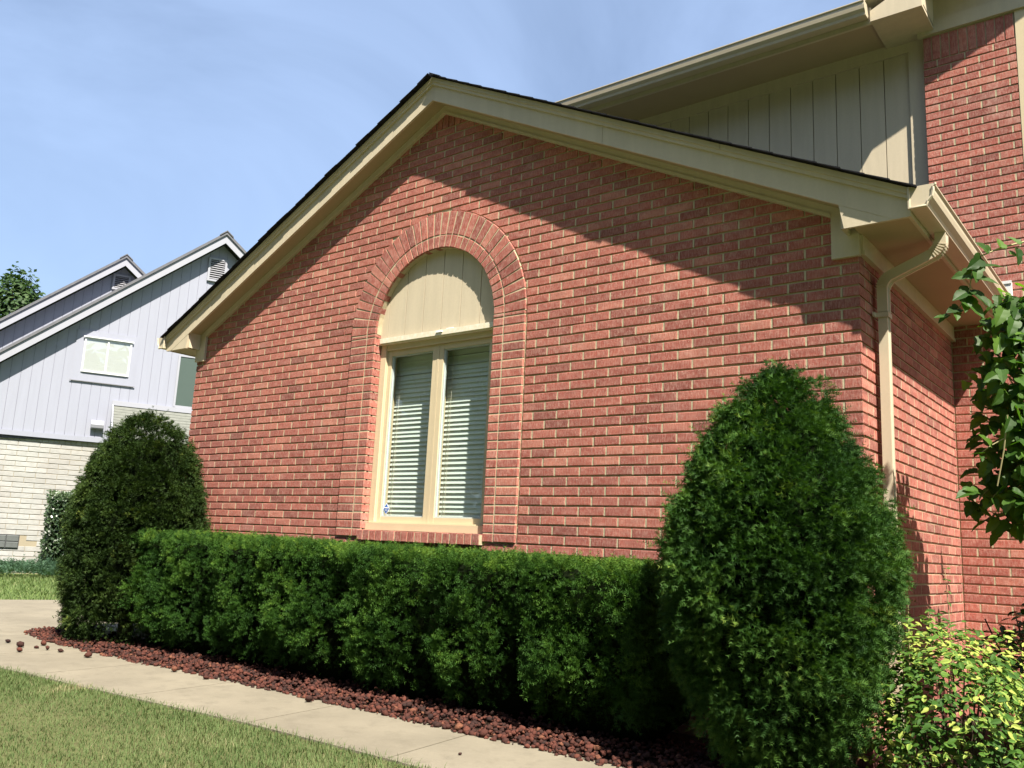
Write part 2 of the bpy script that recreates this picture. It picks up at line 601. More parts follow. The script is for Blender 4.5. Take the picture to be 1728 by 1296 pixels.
# mortar body of the front wall (columns around the arched opening)
fw = MB()
cols = sorted(set([XL+.004, XR-.004, XC]+[XC+OW*math.cos(math.pi*k/28) for k in range(29)]+[XL+.5*k for k in range(1, 13) if abs(XL+.5*k-XC) > OW+.02]))
def wcol(x0, x1, a0, a1, b0, b1):
    fw.add([(x0, .0085, a0), (x1, .0085, a1), (x1, .0085, b1), (x0, .0085, b0)], [(0, 1, 2, 3)])
for x0, x1 in zip(cols, cols[1:]):
    t0, t1 = rake(x0)+.06, rake(x1)+.06
    if abs((x0+x1)/2-XC) < OW:
        wcol(x0, x1, -.1, -.1, 1.03, 1.03)
        arc = lambda x: SPR+math.sqrt(max(0, OW*OW-(x-XC)**2))
        wcol(x0, x1, arc(x0), arc(x1), t0, t1)
        fw.add([(x0, .0085, arc(x0)), (x0, .2, arc(x0)), (x1, .2, arc(x1)), (x1, .0085, arc(x1))], [(0, 1, 2, 3)])
    else:
        wcol(x0, x1, -.1, -.1, t0, t1)
for sx in (-1, 1):
    x = XC+sx*(OW+.004)
    fw.add([(x, .0085, 1.0), (x, .2, 1.0), (x, .2, SPR), (x, .0085, SPR)], [(0, 1, 2, 3)])
front_wall = fw.build('wall', 'mortar', house)
front_wall['label'] = 'gabled front wall of red brick'
sw = MB()
sw.add([(-.0075, .004, -.1), (-.0075, D+.1, -.1), (-.0075, D+.1, 2.95), (-.0075, .004, 2.95)], [(0, 1, 2, 3)])
side_wall = sw.build('wall', 'mortar', house)
bw = MB()
bw.add([(-.2, D+.0075, -.1), (6, D+.0075, -.1), (6, D+.0075, 5.5), (-.112, D+.0075, 5.5), (-.112, D+.0075, 3.0), (-.2, D+.0075, 3.0)], [(0, 1, 2, 3, 4, 5)])
back_wall = bw.build('wall', 'mortar', house)

# collect bricks: (poly, y0, y1, axis, centre)
BR = []
HJ = MB()
def course(v):
    return ZA+v*PZ
def lay(x0, x1, v, phase, half_first, direction, fn):
    """bricks of one course from x0 in `direction` until x1"""
    x = x0
    first = True
    while (x < x1-1e-3) if direction > 0 else (x > x1+1e-3):
        l = PX
        if first and half_first:
            l = PX/2
        xe = x+direction*l
        if (direction > 0 and xe > x1) or (direction < 0 and xe < x1):
            xe = x1
        a, b = (x, xe) if direction > 0 else (xe, x)
        if b-a > .035:
            fn(a, b)
        x = xe
        first = False

RO = BW+.012
def facade_brick(a, b, v):
    jz = .0015*(R.random()-.5)
    jx = R.uniform(-.0015, .0015)
    z0, z1 = course(v)+JT*.5+jz, course(v+1)-JT*.5+jz
    a2 = a+(JT*.5 if a > XL+.01 else 0)+jx
    b2 = b-(JT*.5 if b < -.01 else 0)+jx
    jj = lambda: R.uniform(-.0013, .0013)
    poly = [(a2+jj(), z0+jj()), (b2+jj(), z0+jj()), (b2+jj(), z1+jj()), (a2+jj(), z1+jj())]
    # cut under the rake
    poly = clip(poly, SL, 1, ZAP+.03+SL*XC)
    poly = clip(poly, -SL, 1, ZAP+.03-SL*XC)
    cx, cz = (a2+b2)/2-XC, (z0+z1)/2-SPR
    if z1 > SPR and cx*cx+max(0, cz)**2 < (RO+.3)**2:
        d = math.hypot(cx, max(cz, 0.0))
        nx_, nz_ = cx/d, max(cz, 0)/d
        poly = clip(poly, -nx_, -nz_, -(RO+nx_*XC+nz_*SPR))
    if len(poly) == 4 and abs(area(poly)-(b2-a2)*(z1-z0)) < 6e-4 and a > XL+.02 and a < XR-.02 and not (abs(a-XC) < BW+.03 and -19 <= v < 7):
        HJ.add([(a-JT*.46, .0012, z0), (a+JT*.46, .0012, z0), (a+JT*.46, .0012, z1), (a-JT*.46, .0012, z1)], [(0, 1, 2, 3)])
    if area(poly) > .0012:
        BR.append((poly, R.uniform(-.0015, .0006), .09, 'y', (cx+XC, 0, cz+SPR)))

VTOP = 32
for v in range(-36, VTOP):
    zc = course(v)+PZ/2
    hx = XC+(ZAP+.03-course(v))/SL
    hx2 = XC-(ZAP+.03-course(v))/SL
    right, left = min(0, hx), max(XL, hx2)
    if right-left < .1:
        continue
    odd = v % 2
    if zc < SPR+RO and v >= -19:
        w = BW+.006 if zc < SPR else math.sqrt(max(.0004, RO*RO-(zc-SPR)**2))-.05
        lay(0, XC+w if zc > SPR else XC+BW+.012, v, 0, odd == 1, -1, lambda a, b: facade_brick(a, b, v) if b > left-.05 else None)
        lay(XC-w if zc > SPR else XC-BW-.006, XL, v, 0, (odd == 1), -1, lambda a, b: facade_brick(a, b, v)) if zc < SPR else lay(XL, XC-w, v, 0, odd == 0, 1, lambda a, b: facade_brick(a, b, v))
    else:
        lay(0, XL, v, 0, odd == 1, -1, lambda a, b: facade_brick(a, b, v) if (b > left-.02 and a < right+.02) else None)
# soldiers that fill the apex
zz = course(VTOP)
x = XC-.62
while x < XC+.62:
    poly = [(x+.004, zz+.004), (x+.0655-.004, zz+.004), (x+.0655-.004, zz+.25), (x+.004, zz+.25)]
    poly = clip(poly, SL, 1, ZAP+.03+SL*XC)
    poly = clip(poly, -SL, 1, ZAP+.03-SL*XC)
    if area(poly) > .0006:
        BR.append((poly, R.uniform(-.0015, .0015), .05, 'y', (x, 0, zz+.1)))
    x += .0655

# projecting surround: header and stretcher columns, then two arch rings
PRJ = -.0125
for v in range(-19, 7):
    z0, z1 = course(v)+JT*.5, min(course(v+1)-JT*.5, SPR-.004)
    if z1-z0 < .02:
        continue
    for sx in (-1, 1):
        for (p, q, dep) in ((OW, OW+.0935, .085), (OW+.104, BW, .05)):
            a, b = sorted((XC+sx*p, XC+sx*q))
            j = R.uniform(-.001, .001)
            BR.append(([(a, z0+j), (b, z0+j), (b, z1+j), (a, z1+j)], PRJ+R.uniform(-.0012, .001), dep, 'y', ((a+b)/2, 0, (z0+z1)/2)))
NA = 35
for k in range(NA):
    th = math.pi*(k+.5)/NA
    for (r0, r1, dep) in ((OW, OW+.095, .085), (OW+.106, BW+.004, .05)):
        c, s_ = math.cos(th), math.sin(th)
        w0 = (math.pi*r0/NA)*.5-.0045
        w1 = (math.pi*r1/NA)*.5-.0080*(1 if r1 > .8 else .62)
        j = R.uniform(-.003, .003)
        P = lambda r, w: (XC+r*c-w*s_, SPR+r*s_+w*c)
        BR.append(([P(r0+j*.5, -w0), P(r1+j, -w1), P(r1+j, w1), P(r0+j*.5, w0)], PRJ+R.uniform(-.0022, .0012), dep, 'y', (XC+r0*c, 0, SPR+r0*s_)))
sur = MB()   # mortar bed of the surround
for sx in (-1, 1):
    a, b = sorted((XC+sx*(OW+.004), XC+sx*(BW-.002)))
    sur.box(a, b, -.0090, .03, course(-19)+.004, SPR)
seg = 40
for k in range(seg):
    t0, t1 = math.pi*k/seg, math.pi*(k+1)/seg
    r0, r1 = OW+.004, BW+.003
    q = [(XC+r*math.cos(t), SPR+r*math.sin(t)) for r, t in ((r0, t0), (r1, t0), (r1, t1), (r0, t1))]
    sur.prism(q, -.0090, .03)
sur.build('surround_mortar', 'mortar', front_wall)
# sill of rowlock bricks
nsl = 18
for k in range(nsl):
    a = XC-OW+2*OW*k/nsl+.0045
    b = XC-OW+2*OW*(k+1)/nsl-.0045
    z0, z1 = 1.000+R.uniform(-.002, .002), 1.078+R.uniform(-.002, .002)
    BR.append(([(a, z0), (b, z0), (b, z1), (a, z1)], -.045+R.uniform(-.003, .003), .075, 'y', ((a+b)/2, 0, 1.04)))
sm = MB()
sm.box(XC-OW, XC+OW, -.041, .07, 1.003, 1.072)
sm.build('sill_mortar', 'mortar', front_wall)

# side wall bricks (plane x = 0) and back wall bricks (plane y = D)
for v in range(-36, 11):
    z0, z1 = course(v)+JT*.5, course(v+1)-JT*.5
    x = .0
    y = .0 if v % 2 else -.10
    while y < D:
        a, b = max(y, -.0)+JT*.5, min(y+PX, D)-JT*.5
        if y <= 0:
            a = .0005
        if b-a > .03:
            if a > .02:
                HJ.add([(-.001, a-JT*.95, z0), (-.001, a+JT*-.05, z0), (-.001, a+JT*-.05, z1), (-.001, a-JT*.95, z1)], [(0, 1, 2, 3)])
            BR.append(([(a, z0), (b, z0), (b, z1), (a, z1)], R.uniform(-.0005, .0015), -.09, 'x', (0, (a+b)/2, (z0+z1)/2)))
        y += PX
VB = 43
for v in range(-36, VB):
    z0, z1 = course(v)+JT*.5, course(v+1)-JT*.5
    x0 = .004 if course(v) < 2.8 else -.112
    x = x0 if v % 2 else x0-.1
    while x < 2.6:
        a, b = max(x, x0)+JT*.5, x+PX-JT*.5
        if x <= x0:
            a = x0
        if b > .552 and course(v) > 3.55:
            b = .552
        if b-a > .03:
            if a > x0+.02:
                HJ.add([(a-JT*.95, D+.0012, z0), (a+JT*-.05, D+.0012, z0), (a+JT*-.05, D+.0012, z1), (a-JT*.95, D+.0012, z1)], [(0, 1, 2, 3)])
            BR.append(([(a, z0), (b, z0), (b, z1), (a, z1)], D+R.uniform(-.0015, .0006), D+.07, 'y', ((a+b)/2, D, (z0+z1)/2)))
        x += PX
        if x > .55 and course(v) > 3.55:
            break
zb = course(VB)
x = -.112
while x < .55:
    a, b = x+.004, min(x+.066-.004, .552)
    BR.append(([(a, zb+.004), (b, zb+.004), (b, zb+.215), (a, zb+.215)], D+R.uniform(-.0015, .0015), D+.07, 'y', ((a+b)/2, D, zb+.1)))
    x += .066

# the 300 bricks that show largest are objects, the rest one joined part
def shows(b):
    px, py, z = pix(b[4])
    if z < .1 or px < 0 or px > 1728 or py < 0 or py > 1296:
        return 0
    if 1090 < px < 1560 and py > 640:
        return 0
    if py > 880 and px < 1100:
        return 0
    if b[3] == 'x' and py < 480:
        return 0
    if px > 1600 and 560 < py < 900:
        return 0
    vis = area(b[0])/z/z
    n = Vector((1, 0, 0)) if b[3] == 'x' else Vector((0, -1, 0))
    return vis*abs(n.dot((CAM-Vector(b[4])).normalized()))
order = sorted(range(len(BR)), key=lambda i: -shows(BR[i]))
big = set(order[:300])
rest = MB()
shared = {}
for i, (poly, y0, y1, ax, c) in enumerate(BR):
    if i in big:
        x0, z0 = min(p[0] for p in poly), min(p[1] for p in poly)
        key = (ax, round(y1, 3))+tuple((round((p[0]-x0), 3), round((p[1]-z0), 3)) for p in poly)
        me = shared.get(key)
        if me is None:
            m = MB()
            m.prism([(p[0]-x0, p[1]-z0) for p in poly], 0, y1 if abs(y1) < 1 else y1-D, 0, .0028, ax)
            me = shared[key] = m.mesh('brick', 'brick')
        o = link('brick', me, front_wall)
        o.location = (x0, y0, z0) if ax == 'y' else (y0, x0, z0)
    else:
        rest.prism(poly, y0, y1, R.random(), .0028, ax)
bo = rest.build('brickwork', 'brick', front_wall)
bo['kind'] = 'stuff'
hj = HJ.build('head_joints', 'mortar', front_wall)
hj['kind'] = 'stuff'

# ------------------------------------------------------------------ gable trim and roof of the front wing
OV = .168                        # gable overhang to the fascia
ZF = 4.538                      # fascia bottom apex
EO = .31                        # eave overhang to the side fascia
xr = XR+EO
xl = XL-EO
def rk(x, z):
    return z-SL*abs(x-XC)
def mir(poly):
    return [(2*XC-x, z) for x, z in poly]
fas = MB()
fr_poly = [(XC, ZF), (-.055, rk(-.055, ZF)), (xr, rk(xr, ZF)+.0), (xr, rk(xr, ZF)+.150), (XC, ZF+.150)]
# main board
XST = XC+(ZF-2.807)/SL
for P in (lambda p: p, mir):
    xs_ = -1.62 if P([(0, 0)])[0][0] == 0 else -1.1
    fas.prism(P([(XC, ZF), (xs_, rk(xs_, ZF)), (xs_, rk(xs_, ZF)+.142), (XC, ZF+.142)]), -OV, -OV+.022)
    fas.prism(P([(xs_+.0025, rk(xs_+.0025, ZF)), (XST, 2.807), (xr+.007, 2.807), (xr+.007, rk(xr, ZF)+.142), (xs_+.0025, rk(xs_+.0025, ZF)+.142)]), -OV-.0006, -OV+.022)
fascia = fas.build('fascia', 'paint', house)
for P in (lambda p: p, mir):
    m = MB()
    m.prism(P([(-.055, rk(-.055, ZF)), (-.028, 2.807), (XST, 2.807)]), -OV+.001, -OV+.022)
    m.prism(P([(-.046, 2.895), (-.028, 2.807), (-.015, 2.807), (-.033, 2.895)]), -OV+.0215, -OV+.055)
    m.prism(P([(-.052, 2.815), (-.034, 2.815), (-.034, rk(-.034, ZF)+.03), (-.052, rk(-.052, ZF)+.03)]), -OV+.0225, -.0235)
    m.build('return_board', 'paint', house)
m = MB()
for P in (lambda p: p, mir):
    m.prism(P([(XC, ZF+.132), (xr+.005, rk(xr+.005, ZF)+.132), (xr+.005, rk(xr+.005, ZF)+.162), (XC, ZF+.162)]), -OV-.016, -OV)
    for u0, u1 in ((XC, -2.45), (-2.447, -.75), (-.747, xr+.01)):
        m.prism(P([(u0, rk(u0, ZF)+.158), (u1, rk(u1, ZF)+.158), (u1, rk(u1, ZF)+.193), (u0, rk(u0, ZF)+.193)]), -OV-.026+R.uniform(0, .0012), -OV+.022)
m.build('rake_moulding', 'paint', house)
# frieze board against the brick, with square ends
for P in (lambda p: p, mir):
    m = MB()
    m.prism(P([(XC, ZAP), (-.145, rk(-.145, ZAP)), (-.145, rk(-.145, ZAP)+.10), (XC, ZAP+.10)]), -.022, .004)
    m.prism(P([(-.145, 2.692), (.010, 2.692), (.010, rk(.01, ZAP)+.10), (-.145, rk(-.145, ZAP)+.10)]), -.0225, .004)
    m.prism(P([(XC, ZAP), (-.145, rk(-.145, ZAP)), (-.145, rk(-.145, ZAP)+.022), (XC, ZAP+.022)]), -.030, -.022)
    m.build('frieze_board', 'paint', house)
    # soffit of the rake
    m = MB()
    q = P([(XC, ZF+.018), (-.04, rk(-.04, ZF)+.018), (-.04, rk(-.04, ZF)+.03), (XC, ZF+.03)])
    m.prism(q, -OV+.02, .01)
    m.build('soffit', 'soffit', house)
# side eaves: soffit, frieze, fascia, gutter
for sx in (1, -1):
    X = lambda d: XR+d if sx > 0 else XL-d
    def bx(b, d0, d1, y0, y1, z0, z1):
        a, c = sorted((X(d0), X(d1)))
        b.box(a, c, y0, y1, z0, z1)
    m = MB()
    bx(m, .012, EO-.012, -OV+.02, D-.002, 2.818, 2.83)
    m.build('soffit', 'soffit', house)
    m = MB()
    bx(m, -.02, .022, .006, D-.002, 2.70, 2.82)
    bx(m, .022, .03, .006, D-.002, 2.70, 2.725)
    m.build('frieze_board', 'paint', house)
    m = MB()
    bx(m, EO-.012, EO+.006, -OV+.0235, D-.002, 2.812, 2.955)
    m.build('fascia', 'paint', house)
    # K-style gutter
    prof = [(0, 2.955), (0, 2.838), (.085, 2.838), (.090, 2.860), (.112, 2.885), (.118, 2.915), (.118, 2.935), (.128, 2.945), (.128, 2.953), (.116, 2.953), (.106, 2.915), (.082, 2.868), (.076, 2.850), (.010, 2.850), (.010, 2.955)]
    m = MB()
    n = len(prof)
    y0, y1 = -OV-.032, D-.004
    vs = [(X(EO+.008+a), y, z) for y in (y0, y1) for a, z in prof]
    fs = [(i, (i+1) % n, n+(i+1) % n, n+i) for i in range(n)]
    m.add(vs, fs)
    # end cap
    capp = prof[:9]
    m.add([(X(EO+.008+a), y0, z) for a, z in capp]+[(X(EO+.008+a), y0+.003, z) for a, z in capp], [tuple(range(9)), tuple(range(17, 8, -1))])
    # rolled lip round the end cap
    m.tube([(X(EO+.008+a), y0-.002, z) for a, z in capp], .0085, 5)
    g_o = m.build('gutter', 'gutter', house)

# roof deck and shingle courses
ROOF_FRONT = -OV-.066
ln = math.hypot(1, SL)
def roof_pt(sx, d, h):
    """d: distance down the slope from the ridge, h: height above the deck"""
    zr = ZF+.193
    return (XC+sx*(d/ln+h*SL/ln), zr-d*SL/ln+h/ln)
dmax = (xr+.045-XC)*ln
deck = MB()
for sx in (-1, 1):
    a, b = roof_pt(sx, 0, .001), roof_pt(sx, dmax-.02, .001)
    deck.prism([a, b, (b[0], b[1]-.012), (a[0], a[1]-.012)], -OV-.02, D-.005)
roof = deck.build('roof', 'shingle', house)
nrow = int(dmax/.142)+1
for sx in (-1, 1):
    for k in range(nrow):
        d0 = max(0, dmax-(k+1)*.142-.02)
        d1 = dmax-k*.142
        if d1 <= .02:
            continue
        p = [roof_pt(sx, d0, .004), roof_pt(sx, d1, .004), roof_pt(sx, d1, .0125), roof_pt(sx, d0, .007)]
        # each course is a run of tabs with uneven ends
        m = MB()
        yy = ROOF_FRONT+R.uniform(-.006, .006)
        while yy < D-.02:
            w = min(.30, D-.006-yy)
            m.prism(p, yy, yy+w-.004, R.random())
            yy += w
        m.build('shingle_course', 'shingle', roof)
cap = MB()
yy = ROOF_FRONT-.004
while yy < D-.1:
    for sx in (-1, 1):
        a, b = roof_pt(sx, 0, .020), roof_pt(sx, .13, .017)
        a0, b0 = roof_pt(sx, 0, .012), roof_pt(sx, .13, .010)
        cap.prism([a, b, b0, a0], yy, yy+.13)
    yy += .14
cap.build('ridge_cap', 'shingle', roof)

# ------------------------------------------------------------------ downspout
m = MB()
def rect_path(pts, hw, hd):
    """rectangular section swept through pts, long side across"""
    vs, fs = [], []
    pts = [Vector(p) for p in pts]
    for i, p in enumerate(pts):
        d = (pts[min(i+1, len(pts)-1)]-pts[max(i-1, 0)]).normalized()
        s_ = Vector((0, 1, 0))
        s_ = (s_-d*s_.dot(d)).normalized()
        t_ = d.cross(s_)
        prof = []
        for a, b in ((-1, -1), (-.55, -1), (-.5, -.86), (-.1, -.86), (0, -1), (.1, -.86), (.5, -.86), (.55, -1), (1, -1), (1, 1), (.55, 1), (.5, .86), (.1, .86), (0, 1), (-.1, .86), (-.5, .86), (-.55, 1), (-1, 1)):
            prof.append(p+s_*a*hw+t_*b*hd)
        vs += prof
    n = 18
    for i in range(len(pts)-1):
        for k in range(n):
            fs.append((i*n+k, i*n+(k+1) % n, (i+1)*n+(k+1) % n, (i+1)*n+k))
    fs.append(tuple(range(n-1, -1, -1)))
    fs.append(tuple((len(pts)-1)*n+k for k in range(n)))
    return vs, fs
dsy = .27
AE = 68
path = [(.372, dsy, 2.842), (.372, dsy, 2.80)]
for k in range(1, 9):       # upper elbow with crimps
    a = math.radians(AE*k/8)
    path.append((.372-.085*(1-math.cos(a)), dsy, 2.80-.085*math.sin(a)))
ex, ez = path[-1][0], path[-1][2]
dx, dz = -math.sin(math.radians(AE)), -math.cos(math.radians(AE))
path.append((ex+dx*.235, dsy, ez+dz*.235))
bx0, bz0 = path[-1][0], path[-1][2]
for k in range(1, 9):
    a = math.radians(AE-AE*k/8)
    path.append((bx0-.075*(math.cos(a)-math.cos(math.radians(AE))), dsy, bz0-.075*(math.sin(math.radians(AE))-math.sin(a))))
path.append((path[-1][0], dsy, path[-1][2]-.14))
px_last = path[-1]
vs, fs = rect_path(path, .037, .028)
m.add(vs, fs)
for i in (3, 4, 5, 6, 7, 8, 12, 13, 14, 15, 16, 17):
    p = Vector(path[i])
    d = (Vector(path[i+1])-Vector(path[i-1])).normalized()
    v2, f2 = rect_path([p-d*.0035, p+d*.0035], .0405, .0315)
    m.add(v2, f2)
spout = m.build('downspout', 'gutter', house)
m = MB()
vs, fs = rect_path([(px_last[0], dsy, px_last[2]+.02), (px_last[0], dsy, .10)], .034, .025)
m.add(vs, fs)
m.build('pipe', 'gutter', spout)
m = MB()
zs = px_last[2]-.02
m.box(px_last[0]-.034, px_last[0]+.034, dsy-.043, dsy-.039, zs-.014, zs+.014)
m.box(px_last[0]+.028, px_last[0]+.032, dsy-.039, dsy+.043, zs-.014, zs+.014)
m.box(px_last[0]-.045, px_last[0]-.034, dsy-.075, dsy-.039, zs-.013, zs+.013)
m.build('strap', 'gutter', spout)

# ------------------------------------------------------------------ arched window
win = link('window', None, house)
win.location = (0, 0, 0)
YF = .068                       # face of the wooden frame
a0, a1 = XC-OW+.003, XC+OW-.003
LZ = 2.60                       # underside of the ledge
SB = 1.082                      # bottom of the frame
m = MB()
m.box(a0, a0+.060, YF, .2, SB+.058, LZ)
m.box(a0+.045, a0+.066, YF+.014, .2, SB+.058, LZ)
m.box(a1-.056, a1, YF, .2, SB+.058, LZ)
m.box(a1-.062, a1-.042, YF+.014, .2, SB+.058, LZ)
m.box(a0+.062, a1-.058, YF+.006, .2, LZ-.045, LZ-.001)
m.box(XC-.012, XC+.012, YF+.022, .2, SB+.058, LZ-.046)
m.build('frame', 'cream', win)
m = MB()
m.box(a0, a1, YF-.030, .2, SB, SB+.056)
m.box(a0+.06, a1-.06, YF-.012, .15, SB+.0562, SB+.066)
m.build('window_sill', 'cream', win)
m = MB()
m.box(a0, a1, YF-.028, .2, LZ+.001, LZ+.022)
m.box(a0+.02, a1-.01, YF-.040, YF-.0285, LZ+.010, LZ+.052)
m.box(a0, a1, YF-.018, .2, LZ+.0225, LZ+.050)
m.build('ledge', 'peel', win)
# splinters of lifted paint
m = MB()
m.prism([(XC+.02, LZ+.030), (XC+.09, LZ+.032), (XC+.085, LZ+.042), (XC+.03, LZ+.044)], YF-.048, YF-.0405)
m.prism([(XC+.12, LZ+.052), (XC+.2, LZ+.0525), (XC+.195, LZ+.058), (XC+.13, LZ+.057)], YF-.038, YF-.030)
m.build('paint_flake', 'white', win)
glz = (SB+.118, LZ-.105)
for sx in (-1, 1):
    s0, s1 = (a0+.066, XC-.0145) if sx < 0 else (XC+.0145, a1-.062)
    m = MB()
    t = .042
    z0, z1 = SB+.067, LZ-.047
    m.box(s0, s0+t, YF+.024, .12, z0, z1)
    m.box(s1-t, s1, YF+.024, .12, z0, z1)
    m.box(s0+t, s1-t, YF+.026, .12, z0, z0+t)
    m.box(s0+t, s1-t, YF+.026, .12, z1-t, z1)
    sash = m.build('sash', 'cream', win)
    m = MB()
    g0, g1, h0, h1 = s0+t, s1-t, z0+t, z1-t
    m.box(g0, g0+.012, YF+.034, .125, h0, h1)
    m.box(g1-.012, g1, YF+.034, .125, h0, h1)
    m.box(g0+.012, g1-.012, YF+.035, .125, h0, h0+.010)
    m.box(g0+.012, g1-.012, YF+.035, .125, h1-.010, h1)
    m.build('glazing_bead', 'sash_in', win)
    m = MB()
    m.add([(g0+.004, .114, h0+.004), (g1-.004, .114, h0+.004), (g1-.004, .114, h1-.004), (g0+.004, .114, h1-.004)], [(0, 1, 2, 3)])
    m.build('pane', 'glass', win)
    # venetian blind behind the glass
    zt = SB+.10
    slat = MB()
    hw = .0222
    prof = [(-hw, -.0105), (-hw*.4, .0035-.004), (hw*.4, .0035+.004), (hw, .0105)]
    c0, c1 = (a0-.05, XC-.03) if sx < 0 else (XC-.022, a1-.03)
    tilt = math.radians(76)
    pr = []
    for q in range(5):
        u_ = -hw+2*hw*q/4
        bow = .0035*(1-(u_/hw)**2)
        pr.append((u_*math.cos(tilt)-bow*math.sin(tilt)*-1, u_*math.sin(tilt)+bow*math.cos(tilt)))
    vs = [(x, y, z) for x in (c0, c1) for y, z in pr]
    slat.add(vs, [(q, q+1, 5+q+1, 5+q) for q in range(4)])
    sme = slat.mesh('slat', 'slat', True)
    nsl = int((h1+.06-zt)/.0375)
    for k in range(nsl):
        o = link('slat', sme, win)
        o.location = (0, .205+R.uniform(-.001, .001), zt+k*.0375)
        o.rotation_euler = (R.uniform(-.03, .03), R.uniform(-.0015, .0015), 0)
    for cx_ in (g0+.03, g1-.06):
        m = MB()
        m.tube([(cx_, .178, zt), (cx_, .178, h1+.05)], .0016, 5)
        m.build('cord', 'cord', win)
# diamond sticker at the lower left pane
cx_, cz_ = a0+.066+.042+.046, SB+.067+.042+.062
m = MB()
w_, h_ = .036, .046
m.prism([(cx_, cz_-h_), (cx_+w_, cz_), (cx_, cz_+h_), (cx_-w_, cz_)], .1085, .1095)
st = m.build('sticker', 'white', win)
st['label'] = 'small blue diamond alarm sticker with white border and print'
# curtained room behind
room = MB()
room.add([(a0-.3, .21, .9), (a1+.3, .21, .9), (a1+.3, 1.2, .9), (a0-.3, 1.2, .9), (a0-.3, .21, 2.75), (a1+.3, .21, 2.75), (a1+.3, 1.2, 2.75), (a0-.3, 1.2, 2.75)],
         [(0, 1, 2, 3), (4, 7, 6, 5), (0, 3, 7, 4), (1, 5, 6, 2), (3, 2, 6, 7)])
room.build('room_lining', 'interior', win)
# arched panel of boards above the ledge
panel = MB()
panel.prism([(XC+(OW+.01)*math.cos(math.pi*k/24), LZ+.03+(SPR-LZ-.03)+(OW+.01)*math.sin(math.pi*k/24)) for k in range(25)]+[(XC-OW-.01, LZ+.03), (XC+OW+.01, LZ+.03)], YF-.004, YF+.008)
pan = panel.build('arch_panel', 'groove', house)
bx_ = XC-OW-.02
edges = [a0-.03, a0+.075, a0+.272, a0+.472, a0+.672, a0+.872, a0+1.072, a1+.03]
for b0, b1 in zip(edges, edges[1:]):
    b0, b1 = b0+.003, b1-.003
    tops = []
    for q in range(6):
        x = b0+(b1-b0)*q/5
        tops.append((x, SPR+math.sqrt(max(0, (OW+.008)**2-(x-XC)**2))))
    poly = [(b0, LZ+.045), (b1, LZ+.045)]+tops[::-1]
    m = MB()
    m.prism(poly, YF-.014, YF-.003)
    m.build('board', 'paint', pan)

# sticker print: blue field, white band
m = MB()
k_ = .86
m.prism([(cx_, cz_-h_*k_), (cx_+w_*k_, cz_), (cx_, cz_+h_*k_), (cx_-w_*k_, cz_)], .1075, .1084)
m.build('sticker', 'blue', win)
m = MB()
for (u0, u1, v0, v1) in ((-.019, -.010, .004, .013), (-.008, 0, .004, .013), (.002, .010, .004, .013), (.012, .019, .004, .013), (-.014, .014, -.010, -.007), (-.010, .010, -.017, -.015)):
    m.box(cx_+u0, cx_+u1, .1066, .1074, cz_+v0, cz_+v1)
m.build('sticker', 'white', win)

# ------------------------------------------------------------------ upper storey on the right
YS = D+.088                      # siding plane
up = link('siding_wall', None, house)
m = MB()
m.box(-6.4, -.12, YS+.012, YS+.05, 2.9, 5.42)
m.build('backing', 'groove', up)
x = -.242
k = 0
while x > -5.6:
    b0, b1 = x-.2032+.0035, x-.0035
    m = MB()
    lo = max(3.2, rk(b0, ZF+.2)-.3) if False else 3.2
    m.box(b0, b1, YS, YS+.013, lo, 5.40)
    m.build('board', 'paint', up)
    x -= .2032
    k += 1
m = MB()
m.box(-.242, -.116, YS-.022, YS+.02, 2.9, 5.40)
m.build('corner_board', 'paint', house)
m = MB()
m.box(-6.4, -.2425, YS-.02, YS-.001, 5.26, 5.37)
m.build('frieze_board', 'paint', house)
EU = .46
ye = YS-EU
m = MB()
m.box(-6.6, -.02, ye+.01, YS+.02, 5.37, 5.385)
m.build('soffit', 'soffit', house)
m = MB()
m.box(-6.6, -.41, ye-.012, ye+.012, 5.345, 5.49)
m.build('fascia', 'paint', house)
prof = [(0, 5.50), (0, 5.385), (.085, 5.385), (.090, 5.407), (.112, 5.432), (.118, 5.462), (.118, 5.482), (.128, 5.492), (.128, 5.500), (.116, 5.500), (.106, 5.462), (.082, 5.415), (.076, 5.397), (.010, 5.397), (.010, 5.50)]
m = MB()
n = len(prof)
x0, x1 = -6.6, -.43
vs = [(xx, ye-.014-a, z) for xx in (x0, x1) for a, z in prof]
m.add(vs, [(i, (i+1) % n, n+(i+1) % n, n+i) for i in range(n)])
m.add([(x1, ye-.014-a, z) for a, z in prof[:9]], [tuple(range(9))])
m.build('gutter', 'gutter', house)
# boxed end of the upper eave
m = MB()
m.prism([(-.41, 5.345), (-.02, 5.345), (-.02, 5.62), (-.41, 5.44)], ye-.04, YS+.3)
m.prism([(-.46, 5.52), (.0, 5.70), (.0, 5.76), (-.46, 5.58)], ye-.07, YS+.3)
m.build('return_box', 'paint', house)
# bay gable above the brick: frieze, siding, rake
m = MB()
m.box(-.145, 2.6, D-.024, D+.02, 5.312, 5.43)
m.build('frieze_board', 'paint', house)
m = MB()
m.box(-.1, 2.6, D-.004, D+.06, 5.43, 6.6)
m.build('gable_panel', 'paint', house)
m = MB()
m.prism([(-.02, 5.50), (2.6, 6.81), (2.6, 7.0), (-.02, 5.69)], D-.30, D-.27)
m.prism([(-.02, 5.69), (2.6, 7.0), (2.6, 7.03), (-.02, 5.72)], D-.33, D+.2)
m.build('rake_board', 'paint', house)
# main upper roof behind the gutter
m = MB()
m.prism([(ye-.06, 5.515), (ye+3.2, 7.2), (ye+3.2, 7.17), (ye-.06, 5.485)], -6.7, -.44, 0, 0, 'x')
m.build('upper_roof', 'shingle', house)
